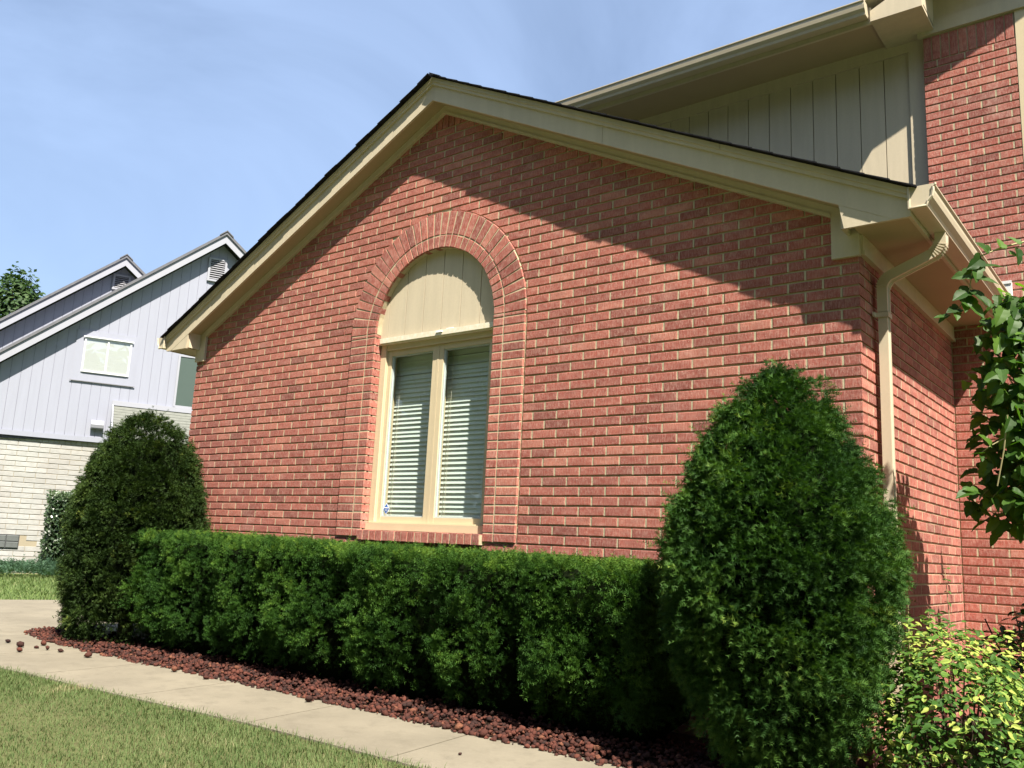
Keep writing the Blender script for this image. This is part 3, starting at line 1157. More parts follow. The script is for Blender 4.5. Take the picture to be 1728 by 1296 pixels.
# window trim at the right edge of the brick strip
m = MB()
m.box(.556, .64, D-.003, D+.06, 3.4, 5.31)
m.box(.64, 2.0, D-.0035, D+.06, 5.20, 5.31)
m.box(.64, 2.0, D-.01, D+.06, 3.4, 3.5)
wf = m.build('upper_window_frame', 'cream', house)
m = MB()
m.box(.64, 2.0, D+.03, D+.036, 3.5, 5.2)
m.build('pane', 'block', wf)
m = MB()
m.box(.352, .43, D-.055, D-.002, 2.97, 3.11)
m.box(.348, .434, D-.062, D-.0555, 3.092, 3.114)
m.build('utility_box', 'box', house)

# ------------------------------------------------------------------ neighbouring house
NQ = (-18.78, 3.44, 0.0)
nb = thing('neighbour_house', 'pale grey sided house with white masonry base and twin gables', 'house', NQ, math.radians(66))
GX, GZ, GS = 3.78, 8.30, .83      # ridge of the front gable (top of roof), slope
def nrk(x, top=GZ, gx=GX):
    return top-GS*abs(x-gx)
def gable(top, gx, y, zlow, x0, x1, vent, parent, win_holes=()):
    """siding boards, rake boards, roof edge of one gable whose wall stands at depth y"""
    m = MB()
    poly = [(x0, zlow), (x1, zlow), (x1, nrk(x1, top-.28, gx)), (gx, top-.28), (x0, nrk(x0, top-.28, gx))]
    m.prism(poly, y+.012, y+.05)
    m.build('backing', 'lavgroove', parent)
    x = x0
    while x < x1:
        b0, b1 = x+.004, min(x+.2032, x1)-.004
        p = [(b0, zlow), (b1, zlow), (b1, 12), (b0, 12)]
        p = clip(p, GS, 1, top-.27+GS*gx)
        p = clip(p, -GS, 1, top-.27-GS*gx)
        if area(p) > .01:
            mm = MB()
            mm.prism(p, y, y+.013)
            mm.build('board', 'lav', parent)
        x += .2032
    for sx in (-1, 1):
        e = x0 if sx < 0 else x1
        e2 = e+sx*.35
        F = lambda x, dz: (x, nrk(x, top, gx)+dz)
        mm = MB()
        mm.prism([F(gx, -.285), F(e2, -.285), F(e2, -.075), F(gx, -.075)], y-.30, y-.27)
        mm.build('rake_board', 'lavtrim', parent)
        mm = MB()
        mm.prism([F(gx, -.10), F(e2, -.10), F(e2, -.075), F(gx, -.075)], y-.269, y+.0)
        mm.build('soffit', 'lavtrim', parent)
        mm = MB()
        mm.prism([F(gx, -.074), F(e2, -.074), F(e2, 0), F(gx, 0)], y-.34, y+6)
        mm.build('roof', 'greyroof', parent)
        nk = 26
    mm = MB()
    for sx in (-1, 1):
        mm.prism([(gx, top+.03), (gx+sx*.16, top+.03-GS*.16), (gx+sx*.16, top-GS*.16+.002), (gx, top+.002)], y-.36, y+6)
    mm.build('ridge_cap', 'greyroof', parent)
    vx0, vx1, vz0, vz1 = vent
    v = MB()
    v.box(vx0, vx1, y-.03, y-.001, vz0, vz1)
    vo = v.build('gable_vent', 'ventdark', parent)
    f = MB()
    f.box(vx0-.05, vx0, y-.05, y-.001, vz0-.05, vz1+.05)
    f.box(vx1, vx1+.05, y-.05, y-.001, vz0-.05, vz1+.05)
    f.box(vx0, vx1, y-.05, y-.001, vz1, vz1+.05)
    f.box(vx0, vx1, y-.06, y-.001, vz0-.05, vz0)
    f.build('vent_frame', 'lavtrim', vo)
    z = vz0+.02
    while z < vz1-.02:
        q = MB()
        q.prism([(y-.046, z), (y-.042, z-.005), (y-.030, z+.016), (y-.034, z+.021)], vx0, vx1, 0, 0, 'x')
        q.build('vent_slat', 'vent', vo)
        z += .055
gable(GZ, GX, 0, 2.99, -2.6, 9.6, (3.52, 3.86, 7.12, 7.62), nb)
back = link('rear_gable', None, nb)
gable(8.13, 1.755, -0+3.0, 2.99, -3.4, 6.4, (1.56, 1.89, 7.27, 7.60), back)
# trim band, masonry
m = MB()
m.box(-2.6, 1.83, -.035, .02, 2.88, 2.99)
m.build('trim_band', 'lav', nb)
m = MB()
m.box(-2.6, 9.6, .062, .3, -.1, 2.88)
mas = m.build('masonry_wall', 'cmujoint', nb)
bz, rows = .113, 24
prot = {}
for r_ in range(-1, rows):
    z0 = .07+r_*bz
    x = -1.9 + (.21 if r_ % 2 else 0)
    while x < 2.6:
        z1 = z0+bz
        if not (x+.42 > -.45 and x < .29 and .46 < z0+.05 < .76) or x > .05 and not (.46 < z0+.05 < .76):
            key = 0
            if key not in prot:
                q = MB()
                q.prism([(0, 0), (.412, 0), (.412, bz-.012), (0, bz-.012)], 0, .05, 0, .005)
                prot[key] = q.mesh('masonry_block', 'cmu')
            o = link('masonry_block', prot[key], mas)
            o.location = (x+.004, .052+R.uniform(-.002, .002), z0+.006)
        x += .42
q = MB()
q.prism([(0, 0), (.103, 0), (.103, .085), (0, .085)], 0, .05, 0, .005)
sme = q.mesh('masonry_block', 'cmu')
x = -1.9
while x < 2.4:
    o = link('masonry_block', sme, mas)
    o.location = (x, .05+R.uniform(-.002, .002), .07+rows*bz+.006)
    x += .112
# window with a pale shade
w = link('window', None, nb)
m = MB()
x0, x1, z0, z1 = 1.0, 2.0, 4.45, 5.25
m.box(.83, x0, -.022, -.001, 4.25, 5.42)
m.box(x1, 2.13, -.022, -.001, 4.25, 5.42)
m.box(x0, x1, -.022, -.001, z1, 5.42)
m.box(x0, x1, -.022, -.001, 4.25, z0)
m.build('casing', 'lav', w)
m = MB()
m.box(x0, x0+.04, -.05, -.0225, z0, z1)
m.box(x1-.04, x1, -.05, -.0225, z0, z1)
m.box(x0+.04, x1-.04, -.05, -.0225, z1-.04, z1)
m.box(x0+.04, x1-.04, -.055, -.0225, z0, z0+.04)
m.box(1.48, 1.52, -.045, -.0225, z0+.04, z1-.04)
m.box(x0-.03, x1+.03, -.08, -.0505, z1+.0, z1+.03)
m.build('frame', 'nframe', w)
m = MB()
m.box(x0+.04, x1-.04, -.028, -.0225, z0+.04, z1-.04)
m.build('shade', 'shade', w)
m = MB()
m.add([(x0+.04, -.036, z0+.04), (x1-.04, -.036, z0+.04), (x1-.04, -.036, z1-.04), (x0+.04, -.036, z1-.04)], [(0, 1, 2, 3)])
m.build('pane', 'glass', w)
m = MB()
m.box(.80, 2.16, -.04, -.0225, 4.23, 4.25)
m.build('window_sill', 'vent', w)
# tall green screened opening
m = MB()
m.box(3.09, 4.5, -.02, -.001, 3.92, 5.1)
tg = m.build('screened_window', 'teal', nb)
m = MB()
m.box(3.04, 3.09, -.035, -.001, 3.88, 5.14)
m.box(3.09, 4.5, -.035, -.001, 5.1, 5.14)
m.box(3.09, 4.5, -.035, -.001, 3.87, 3.92)
m.build('frame', 'lavtrim', tg)
# porch roof
m = MB()
m.box(1.74, 6.0, -.05, -.001, 3.76, 3.87)
m.build('porch_trim', 'lavtrim', nb)
pr_ = link('porch_roof', None, nb)
for k in range(11):
    t0, t1 = k/11, (k+1)/11+.01
    y0_, z0_ = -.05-1.0*t0, 3.74-.80*t0
    y1_, z1_ = -.05-1.0*t1, 3.74-.80*t1
    q = MB()
    xx = 1.78
    while xx < 6:
        w_ = R.uniform(.2, .35)
        q.add([(xx, y0_, z0_), (xx+w_-.0015, y0_, z0_), (xx+w_-.0015, y1_, z1_+.014), (xx, y1_, z1_+.014), (xx, y1_, z1_), (xx+w_-.0015, y1_, z1_)], [(0, 3, 2, 1), (3, 4, 5, 2)], R.random())
        xx += w_
    q.build('shingle_course', 'porchroof', pr_)
q = MB()
q.add([(1.775, -.03, 3.74), (1.775, -1.05, 2.92), (1.775, -.03, 2.92)], [(0, 1, 2)])
q.build('cheek', 'lav', pr_)
q = MB()
q.prism([(-.03, 3.79), (-1.07, 2.955), (-1.07, 2.87), (-.03, 3.70)], 1.74, 1.774, 0, 0, 'x')
q.build('rake_board', 'lavtrim', pr_)
# vent hood and glass block window
m = MB()
m.prism([(-.001, 3.38), (-.001, 3.18), (-.13, 3.20), (-.15, 3.27), (-.10, 3.36)], 1.36, 1.62, 0, 0, 'x')
m.build('vent_hood', 'lavtrim', nb)
m = MB()
m.box(-.46, .28, .03, .06, .47, .75)
gb = m.build('basement_window', 'ventdark', nb)
for k in range(3):
    for j in range(2):
        m = MB()
        m.prism([(-.45+.243*k+.005, .475+.137*j), (-.45+.243*k+.235, .475+.137*j), (-.45+.243*k+.235, .475+.137*j+.128), (-.45+.243*k+.005, .475+.137*j+.128)], .018, .03, 0, .01)
        m.build('glass_block', 'block', gb)

# ------------------------------------------------------------------ foliage builders
def unit(a):
    return a/np.maximum(1e-9, np.linalg.norm(a, axis=-1, keepdims=True))

def shoots(P, Dv, length, n_pair, nl, nw, spread=.9, tones=None, droop=.25, radial=0.0):
    """needle shoots: P base points, Dv unit directions; returns V, F, tone arrays"""
    n = len(P)
    rnd = unit(NR.normal(size=(n, 3)))
    S = unit(np.cross(Dv, rnd))
    U = np.cross(S, Dv)
    L_ = length*NR.uniform(.65, 1.25, n)*np.where(NR.random(n) < .05, 1.8, 1.0)
    tl = NR.random(n) if tones is None else tones
    Vs, Ts = [], []
    k = np.linspace(.12, 1, n_pair)
    for i, t in enumerate(k):
        base = P+Dv*(L_*t)[:, None]-np.array([0, 0, 1])*(droop*L_*t*t)[:, None]*.3
        ca, sa = math.cos(radial*i*2.4), math.sin(radial*i*2.4)
        S0, U0 = S, U
        S_, U_ = S0*ca+U0*sa, U0*ca-S0*sa
        for sd in (-1, 1):
            lift = NR.uniform(-.15, .45, n)[:, None]
            nd = unit(S_*sd*spread+Dv*(.45+.5*t)+U_*lift)
            ll = (nl*NR.uniform(.75, 1.15, n)*(1.0 if t < .9 else .8))[:, None]
            side = unit(np.cross(nd, U_))*nw
            a = base-side
            b = base+side
            c = base+nd*ll
            Vs.append(np.stack([a, b, c], 1))
            Ts.append(np.repeat(np.clip(tl*(.82+.18*t), 0, .999)[:, None], 3, 1))
    V = np.stack(Vs, 1).reshape(-1, 3)
    T = np.stack(Ts, 1).reshape(-1)
    F = np.arange(len(V)).reshape(-1, 3)
    return V, F, T

def tufts(P, Nn, T, k, rad, jit=.5):
    """turn surface points into tufts of k shoots that spread from a point below the surface"""
    n = len(P)
    rr = rad*NR.uniform(.7, 1.3, n)
    root = P-Nn*(rr*1.05)[:, None]
    Dk = unit(np.repeat(Nn, k, 0)+NR.normal(size=(n*k, 3))*jit)
    st = np.repeat(rr, k)*NR.uniform(.15, .75, n*k)
    Pk = np.repeat(root, k, 0)+Dk*st[:, None]
    out = st/np.repeat(rr, k)
    Tk = np.clip(np.repeat(T, k)+(out-.45)*.30+NR.normal(0, .09, n*k), .01, .985)  # outer shoots toned lighter, inner ones darker: tuft shading put into the colour
    return Pk, unit(Dk+np.array([0, 0, .18])), Tk

def quads(P, Nv, w, l, tones, fold=.0):
    """leaf-shaped pairs of triangles"""
    n = len(P)
    rnd = unit(NR.normal(size=(n, 3)))
    A = unit(np.cross(Nv, rnd))
    B = np.cross(Nv, A)
    w = np.broadcast_to(w, (n,))[:, None]
    l = np.broadcast_to(l, (n,))[:, None]
    a = P
    b = P+A*l*.5+B*w*.5
    c = P+A*l
    d = P+A*l*.5-B*w*.5
    V = np.stack([a, b, c, d], 1).reshape(-1, 3)
    i = np.arange(n)*4
    F = np.stack([np.stack([i, i+1, i+2], 1), np.stack([i, i+2, i+3], 1)], 1).reshape(-1, 3)
    return V, F, np.repeat(tones, 4)

def fbm(p, s):
    return noise.noise(Vector(p)*s)

# ------------------------------------------------------------------ clipped yew hedge
HX0, HX1, HY0, HY1, HZ = -5.75, -.88, -.88, -.10, .945
GAPS = [-4.75, -4.05, -3.22, -2.42, -1.72]
hedge = thing('hedge', 'clipped dark green yew hedge below the arched window', 'hedge', (0, 0, 0))
def HZf(x):
    return HZ+.010*max(0, -x-1.0)
def gapf(x):
    return max(math.exp(-((x-g)/.10)**2) for g in GAPS)
def hedge_pts(n):
    P, Nn, T = [], [], []
    while len(P) < n:
        q = R.random()
        if q < .56:                                   # front
            x, z = R.uniform(HX0, HX1), R.uniform(.10, HZ)
            base = .07+.09*fbm((x*1.6, 0, 3.1), 1)+.10*gapf(x)+.05*max(0, x+2.2)
            low = max(0, 1-(z-base)/.32)
            lump = .085*fbm((x, z*1.1, 5.), 3.0)+.055*fbm((x, z, 9.), 7.5)
            y = HY0-lump+gapf(x)*.17*(1-z/HZ*.75)+.20*low*low
            if z < base:
                continue
            if z > HZ-.06:
                y += (z-HZ+.06)*.8
            z *= HZf(x)/HZ
            p, nn = Vector((x, y, z)), Vector((fbm((x, z, 1.), 4)*.7, -1, .25-.3*low))
        elif q < .90:                                 # top
            x, y = R.uniform(HX0, HX1), R.uniform(HY0-.01, HY1)
            z = HZf(x)+.012*fbm((x, y, 2.), 4)-.02*gapf(x)*.6
            e = max(0, (HY0+.07-y)/.07)
            z -= .035*e*e
            p, nn = Vector((x, y, z)), Vector((R.uniform(-.3, .3), -.15-.4*e, 1))
        else:                                         # right end
            y, z = R.uniform(HY0, HY1), R.uniform(.15, HZ)
            x = HX1+.05*fbm((y, z, 5.), 3.2)
            p, nn = Vector((x, y, z)), Vector((1, fbm((y, z, 1.), 3)*.5, .3))
        nn.normalize()
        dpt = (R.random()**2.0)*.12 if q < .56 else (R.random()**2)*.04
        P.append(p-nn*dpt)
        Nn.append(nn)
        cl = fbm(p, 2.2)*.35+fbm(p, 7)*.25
        t = .40+cl+R.uniform(-.22, .22)-dpt*2.2+(lump*1.6 if q < .56 else 0)  # tone darkens with depth and lightens on lumps: shade put into the colour
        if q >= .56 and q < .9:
            t += .30  # sunlit look of the hedge top put into its tone
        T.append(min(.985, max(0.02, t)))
    return np.array([tuple(p) for p in P]), np.array([tuple(p) for p in Nn]), np.array(T)
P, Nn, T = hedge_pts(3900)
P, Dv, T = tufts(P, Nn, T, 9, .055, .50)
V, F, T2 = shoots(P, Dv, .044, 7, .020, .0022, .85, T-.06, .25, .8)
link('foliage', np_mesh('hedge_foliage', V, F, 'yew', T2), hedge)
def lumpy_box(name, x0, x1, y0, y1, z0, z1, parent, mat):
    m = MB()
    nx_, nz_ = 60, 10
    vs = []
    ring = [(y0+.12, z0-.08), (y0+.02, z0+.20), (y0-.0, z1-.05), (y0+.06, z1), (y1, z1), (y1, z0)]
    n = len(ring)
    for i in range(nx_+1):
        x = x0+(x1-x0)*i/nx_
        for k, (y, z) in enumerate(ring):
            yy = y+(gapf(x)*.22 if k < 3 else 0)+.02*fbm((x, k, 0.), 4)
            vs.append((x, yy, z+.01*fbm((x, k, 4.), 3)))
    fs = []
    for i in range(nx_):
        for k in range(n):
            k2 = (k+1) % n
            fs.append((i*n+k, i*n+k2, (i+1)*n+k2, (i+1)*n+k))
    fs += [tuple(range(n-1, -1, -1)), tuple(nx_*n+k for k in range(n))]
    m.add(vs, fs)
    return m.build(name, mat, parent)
lumpy_box('dark_core', HX0+.03, HX1-.06, HY0+.15, HY1-.04, .10, HZ-.055, hedge, 'core')  # dark shell added behind the tufts to block light
cs = [-5.2, -4.4, -3.62, -2.82, -2.07, -1.32]
for c in cs:
    for k in range(3):
        m = MB()
        bx_, by_ = c+R.uniform(-.12, .12), -.48+R.uniform(-.1, .1)
        m.tube([(bx_, by_, -.03), (bx_+R.uniform(-.05, .05), by_-.05, .2), (bx_+R.uniform(-.1, .1), by_-.1, .45)], [.022, .017, .010], 6)
        m.build('stem', 'bark', hedge)

# ------------------------------------------------------------------ shaped evergreen shrubs
def revolve_pts(n, cx, cy, prof, lump, seed, zmin=.04, squash=1.0, depth=.12):
    zs = [p[0] for p in prof]
    rs = [p[1] for p in prof]
    cum = []
    P, Nn, T = [], [], []
    zt = zs[-1]
    rmax = max(rs)
    while len(P) < n:
        z = R.uniform(zmin, zt)
        r = float(np.interp(z, zs, rs))
        if R.random() > (r+.05)/(rmax+.05):
            continue
        th = R.uniform(0, 2*math.pi)
        ct, st_ = math.cos(th), math.sin(th)
        d = Vector((ct, st_, z*1.2+seed))
        l_ = lump*(.55*fbm(d, 2.1)+.9*fbm(Vector((ct*r*1.6, st_*r*1.6, z*1.3+seed)), 6.))
        r2 = max(.01, r+l_)
        drdz = (float(np.interp(z+.05, zs, rs))-float(np.interp(z-.05, zs, rs)))/.1
        nn = Vector((ct, st_, -drdz*.8)).normalized()
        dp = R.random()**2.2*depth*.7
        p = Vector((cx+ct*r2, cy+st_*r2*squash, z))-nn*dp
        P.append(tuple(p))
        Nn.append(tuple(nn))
        t = .42+fbm(p, 2.5)*.25+fbm(p, 8)*.22+R.uniform(-.2, .2)-dp*2.2+l_*2.2  # shading in the tone: darker in hollows, lighter on bulges
        if R.random() < .008:
            t = .998
        T.append(min(.998, max(.02, t)))
    return np.array(P), np.array(Nn), np.array(T)

def core(cx, cy, prof, k, name, parent, squash=1.0):  # added dark shell that blocks light through the crown
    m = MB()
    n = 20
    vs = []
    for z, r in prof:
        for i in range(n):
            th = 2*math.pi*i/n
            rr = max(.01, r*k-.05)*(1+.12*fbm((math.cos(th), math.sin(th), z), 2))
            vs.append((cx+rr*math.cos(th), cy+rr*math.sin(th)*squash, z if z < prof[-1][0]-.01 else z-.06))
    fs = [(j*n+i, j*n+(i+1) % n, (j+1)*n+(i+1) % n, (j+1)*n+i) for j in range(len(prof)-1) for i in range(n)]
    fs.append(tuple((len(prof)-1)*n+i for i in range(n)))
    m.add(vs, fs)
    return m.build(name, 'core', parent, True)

rs = thing('yew_shrub', 'tall conical dark green yew beside the downspout', 'shrub', (0, 0, 0))
RC = (-.20, -.72)
rprof = [(0.02, .20), (.15, .29), (.3, .38), (.5, .465), (.8, .53), (1.0, .545), (1.2, .515), (1.42, .44), (1.6, .345), (1.76, .24), (1.87, .15), (1.95, .05)]
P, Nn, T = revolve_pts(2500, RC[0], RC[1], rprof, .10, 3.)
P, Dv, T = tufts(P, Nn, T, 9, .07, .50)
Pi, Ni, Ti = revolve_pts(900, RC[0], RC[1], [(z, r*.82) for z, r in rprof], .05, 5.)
Pi, Di, Ti = tufts(Pi, Ni, Ti*.45, 9, .09, .6)  # inner tufts darkened in colour to stand for shade
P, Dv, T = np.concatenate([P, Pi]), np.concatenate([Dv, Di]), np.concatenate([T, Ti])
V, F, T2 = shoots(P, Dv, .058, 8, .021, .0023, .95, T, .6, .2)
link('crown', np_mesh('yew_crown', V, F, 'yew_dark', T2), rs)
core(RC[0], RC[1], [(z, r) for z, r in rprof if z > .1 and z < 1.8], .72, 'dark_core', rs)
m = MB()
m.tube([(RC[0], RC[1], -.04), (RC[0]+.02, RC[1], .5), (RC[0], RC[1]+.02, 1.4)], [.06, .05, .02], 8)
m.build('trunk', 'bark', rs)

ls = thing('evergreen_shrub', 'rounded olive green evergreen at the left house corner', 'shrub', (0, 0, 0))
LC = (-6.28, -.56)
lprof = [(.02, .50), (.2, .57), (.5, .63), (.8, .665), (1.1, .66), (1.4, .60), (1.65, .50), (1.85, .375), (2.0, .24), (2.08, .09)]
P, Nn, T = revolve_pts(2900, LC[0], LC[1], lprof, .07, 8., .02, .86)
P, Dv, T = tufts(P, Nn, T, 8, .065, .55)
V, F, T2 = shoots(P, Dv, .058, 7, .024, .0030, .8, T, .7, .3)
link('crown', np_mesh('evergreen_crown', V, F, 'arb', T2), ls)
core(LC[0], LC[1], [(z, r) for z, r in lprof if z > .15 and z < 1.9], .74, 'dark_core', ls, .86)
m = MB()
m.tube([(LC[0], LC[1], -.04), (LC[0]+.02, LC[1], .6), (LC[0], LC[1]+.02, 1.5)], [.07, .05, .02], 8)
m.build('trunk', 'bark', ls)

# ------------------------------------------------------------------ neighbour's planting
def nworld(s_, y, z=0):
    c, s2 = math.cos(math.radians(66)), math.sin(math.radians(66))
    return Vector((NQ[0]+c*s_-s2*y, NQ[1]+s2*s_+c*y, z))
ns = thing('privet_shrub', 'dark boxy shrub against the white masonry wall', 'shrub', (0, 0, 0))
P, Nn, T = [], [], []
while len(P) < 5200:
    s_, y, z = R.uniform(.72, 2.2), R.uniform(-1.0, -.05), R.uniform(.05, 1.72)
    ds = min(s_-.72, y+1.0, 1.72-z)
    e = .10*fbm((s_, y, z), 2.5)+.06*fbm((s_, y, z), 7)
    if ds < -e or ds-e > .22:
        continue
    p = nworld(s_, y, z)
    P.append(tuple(p))
    Nn.append(tuple(Vector((R.gauss(.6, .7), R.gauss(-.4, .7), R.gauss(.5, .6))).normalized()))
    T.append(min(.99, max(0, .4+fbm(p, 3)*.4+R.uniform(-.3, .3)+(.3 if z > 1.6 else 0))))
V, F, T2 = quads(np.array(P), np.array(Nn), .04, .075, np.array(T))
link('foliage', np_mesh('privet_foliage', V, F, 'privet', T2), ns)
m = MB()
c_ = [nworld(s_, y) for s_, y in ((.85, -.85), (2.1, -.85), (2.1, -.1), (.85, -.1))]
m.add([(p.x, p.y, z) for z in (.1, 1.58) for p in c_], [(0, 1, 5, 4), (1, 2, 6, 5), (2, 3, 7, 6), (3, 0, 4, 7), (4, 5, 6, 7)])
m.build('dark_core', 'core', ns)  # dark box standing in for shade within the foliage
m = MB()
p = nworld(1.4, -.5)
m.tube([(p.x, p.y, -.05), (p.x, p.y, .5), (p.x+.05, p.y, 1.2)], [.05, .04, .02], 6)
m.build('stem', 'bark', ns)
P, Nn, T = [], [], []
for _ in range(6000):
    s_, y = R.uniform(-2.2, 3.2), R.uniform(-1.9, -.1)
    h = .20*(1-((y+1.0)/.95)**2)*(.6+.8*abs(fbm((s_, y, 0), 1.2)))*(1 if s_ > -.2 else .35)
    P.append(tuple(nworld(s_, y, R.uniform(.2, 1)*max(.02, h))))
    Nn.append((R.gauss(0, .6), R.gauss(0, .6), 1))
    T.append(R.random())
P = np.array(P)
V, F, T2 = shoots(P, unit(np.array(Nn)+np.array([.5, -.3, 0])), .16, 4, .05, .010, .8, np.array(T))
jo = link('ground_cover', np_mesh('juniper', V, F, 'juniper', T2))
struct(jo, 'stuff')
jo['label'] = 'low blue green juniper mat along the white wall'

# far tree over the neighbour's roof
ft = thing('background_tree', 'small leafy green tree rising behind the left roof', 'tree', (0, 0, 0))
tb = Vector((-37.05, 9.99, 9.21))
TB = Vector((tb.x, tb.y, 0))
zc_ = tb.z-.3
P, Nn, T = [], [], []
while len(P) < 5200:
    a = Vector((R.gauss(0, 1), R.gauss(0, 1), R.gauss(0, 1))).normalized()
    rr = R.uniform(.72, 1.02)+.22*fbm(a, 2.2)+.10*fbm(a, 6)
    hz = 2.5
    wz = 1.42*(1-.25*max(0, a.z))
    p = Vector((TB.x+a.x*wz*rr, TB.y+a.y*wz*rr, zc_+a.z*hz*rr))
    P.append(tuple(p))
    Nn.append(tuple((a+Vector((R.gauss(0, .5), R.gauss(0, .5), R.gauss(.3, .5)))).normalized()))
    T.append(min(.99, max(0, .45+fbm(p, 1.2)*.4+R.uniform(-.3, .3))))
V, F, T2 = quads(np.array(P), np.array(Nn), .13, .26, np.array(T))
link('crown', np_mesh('far_crown', V, F, 'fartree', T2), ft)
m = MB()
m.tube([(TB.x, TB.y, -.1), (TB.x+.1, TB.y, zc_-1.5), (TB.x, TB.y, zc_+1.2)], [.22, .15, .04], 8)
for k in range(7):
    th = k*2.4
    z = zc_-1.2+k*.35
    m.tube([(TB.x, TB.y, z), (TB.x+.6*math.cos(th), TB.y+.6*math.sin(th), z+.5), (TB.x+1.0*math.cos(th), TB.y+1.0*math.sin(th), z+.9)], [.06, .04, .015], 5)
m.build('trunk', 'bark', ft)

# ------------------------------------------------------------------ lava rock mulch
def rock(seed, r):
    rr = random.Random(seed)
    import bmesh
    b = bmesh.new()
    bmesh.ops.create_icosphere(b, subdivisions=1, radius=1)
    off = Vector((rr.uniform(0, 50), rr.uniform(0, 50), rr.uniform(0, 50)))
    sc = Vector((rr.uniform(.8, 1.3), rr.uniform(.7, 1.1), rr.uniform(.55, .9)))
    for v in b.verts:
        k = 1+.6*noise.noise(v.co*1.4+off)+rr.uniform(-.22, .22)
        v.co = Vector((v.co.x*sc.x, v.co.y*sc.y, v.co.z*sc.z))*k*r
    vs = np.array([tuple(v.co) for v in b.verts])
    fs = np.array([[v.index for v in f.verts] for f in b.faces])
    b.free()
    return vs, fs
RK = [rock(i, 1.0) for i in range(14)]
Vb, Fb, Tb = [], [], []
cnt = 0
def put_rock(x, y, z, r):
    global cnt
    vs, fs = RK[R.randrange(14)]
    a, b, c = R.uniform(0, 6.28), R.uniform(-.5, .5), R.uniform(-.5, .5)
    M = np.array(Matrix.Rotation(a, 3, 'Z') @ Matrix.Rotation(b, 3, 'X') @ Matrix.Rotation(c, 3, 'Y'))
    Vb.append(vs@M.T*r+np.array([x, y, z]))
    Fb.append(fs+cnt)
    Tb.append(np.full(len(vs), R.random()))
    cnt += len(vs)
for _ in range(8000):
    x = R.uniform(-7.35, .75)
    edge = interp(BACK, x)
    e = R.random()**1.35
    y = edge-.03+.03*fbm((x*2.5, 0, 0), 1)+e*.62+R.uniform(-.035, .02)
    if x < -6.6 and y > edge+.35:
        continue
    r = R.choice([R.uniform(.006, .012), R.uniform(.009, .017), R.uniform(.012, .023)])
    h = min(.05, .012+(y-edge+.04)*.35)
    put_rock(x, y, h*R.uniform(.3, 1), r)
for _ in range(500):
    x, y = R.uniform(.2, 2.2), R.uniform(-1.0, 1.6)
    put_rock(x, y, .015, R.uniform(.018, .03))
lo = link('lava_rock_mulch', np_mesh('lava_rock', np.concatenate(Vb), np.concatenate(Fb), 'lava', np.concatenate(Tb)))
struct(lo, 'stuff')
lo['label'] = 'reddish brown lava rock mulch along the walk'
# stones that have rolled onto the walk
LOOSE = [((-6.645, -1.385), .024, 'lava rock on the walk, farthest left of the scattered ones'),
         ((-6.334, -1.421), .032, 'larger lava rock on the far end of the walk above a smaller one'),
         ((-6.047, -1.542), .027, 'lava rock on the far end of the walk nearest the lawn'),
         ((-6.201, -1.343), .026, 'lava rock in the middle of the scattered group on the walk'),
         ((-6.056, -1.323), .024, 'dark flat lava rock between the scattered group and the bed'),
         ((-6.346, -1.222), .028, 'lava rock just off the bed tip at the far left'),
         ((-5.899, -1.290), .026, 'dark lava rock right of the scattered group on the walk'),
         ((-5.50, -1.265), .034, 'long lava rock just outside the bed edge by the left shrub'),
         ((-4.116, -1.128), .028, 'round lava rock alone on the walk left of the hedge middle'),
         ((-4.518, -1.125), .026, 'small lava rock touching the bed edge below the hedge left end'),
         ((-3.026, -1.121), .032, 'lone lava rock on the walk below the middle of the hedge'),
         ((-1.876, -1.03), .028, 'left one of two lava rocks lying together by the bed edge'),
         ((-1.822, -1.025), .024, 'right one of two lava rocks lying together by the bed edge'),
         ((-1.69, -1.04), .030, 'reddish lava rock on the slab joint nearest the camera'),
         ((-1.516, -1.429), .010, 'tiny lava chip in the middle of the nearest slab')]
for i, ((x, y), r, lab) in enumerate(LOOSE):
    vs, fs = rock(100+i, r)
    vs = vs+np.array([0, 0, -vs[:, 2].min()])
    o = link('lava_rock', np_mesh('lava_rock_single', vs, fs, 'lava', np.zeros(len(vs))))
    o.location = (x, y, .0005)
    tag(o, lab, 'rock', 'lava rocks strayed onto the walk')
vs, fs = rock(300, .10)
o = link('edging_stone', np_mesh('edging_stone', vs, fs, 'stone', np.zeros(len(vs))))
o.location = (.02, -1.02, .06)
o.scale = (1.2, 1, .9)
tag(o, 'pale grey stone at the foot of the conical yew', 'stone')

# ------------------------------------------------------------------ lawn grass
def blades(n, xy, hmin, hmax, w, z=0.0):
    x, y = xy[:, 0], xy[:, 1]
    n = len(xy)
    h = NR.uniform(hmin, hmax, n)
    th = NR.uniform(0, 2*np.pi, n)
    lean = NR.uniform(.1, .9, n)*h
    dx, dy = np.cos(th), np.sin(th)
    wx, wy = -dy*w, dx*w
    zb = np.full(n, z)
    zb = zb-.006
    def p(fx, fz, sw):
        return np.stack([x+dx*lean*fx+wx*sw, y+dy*lean*fx+wy*sw, zb+h*fz], 1)
    V = np.stack([p(0, 0, -1), p(0, 0, 1), p(.35, .6, .8), p(.35, .6, -.8), p(1, 1, 0)], 1).reshape(-1, 3)
    i = np.arange(n)*5
    F = np.concatenate([np.stack([i, i+1, i+2], 1), np.stack([i, i+2, i+3], 1), np.stack([i+3, i+2, i+4], 1)])
    return V, F
def front_y(x):
    return np.interp(x, [p[0] for p in FRONT], [p[1] for p in FRONT])
pts = []
a = NR.uniform([-6.6, -3.7], [-.6, -1.6], (210000, 2))
a = a[(a[:, 1] < front_y(a[:, 0])+.02+NR.normal(0, .018, len(a))) & (a[:, 1] > -3.5-.0*a[:, 0])]
a = a[:105000]
pts.append(a)
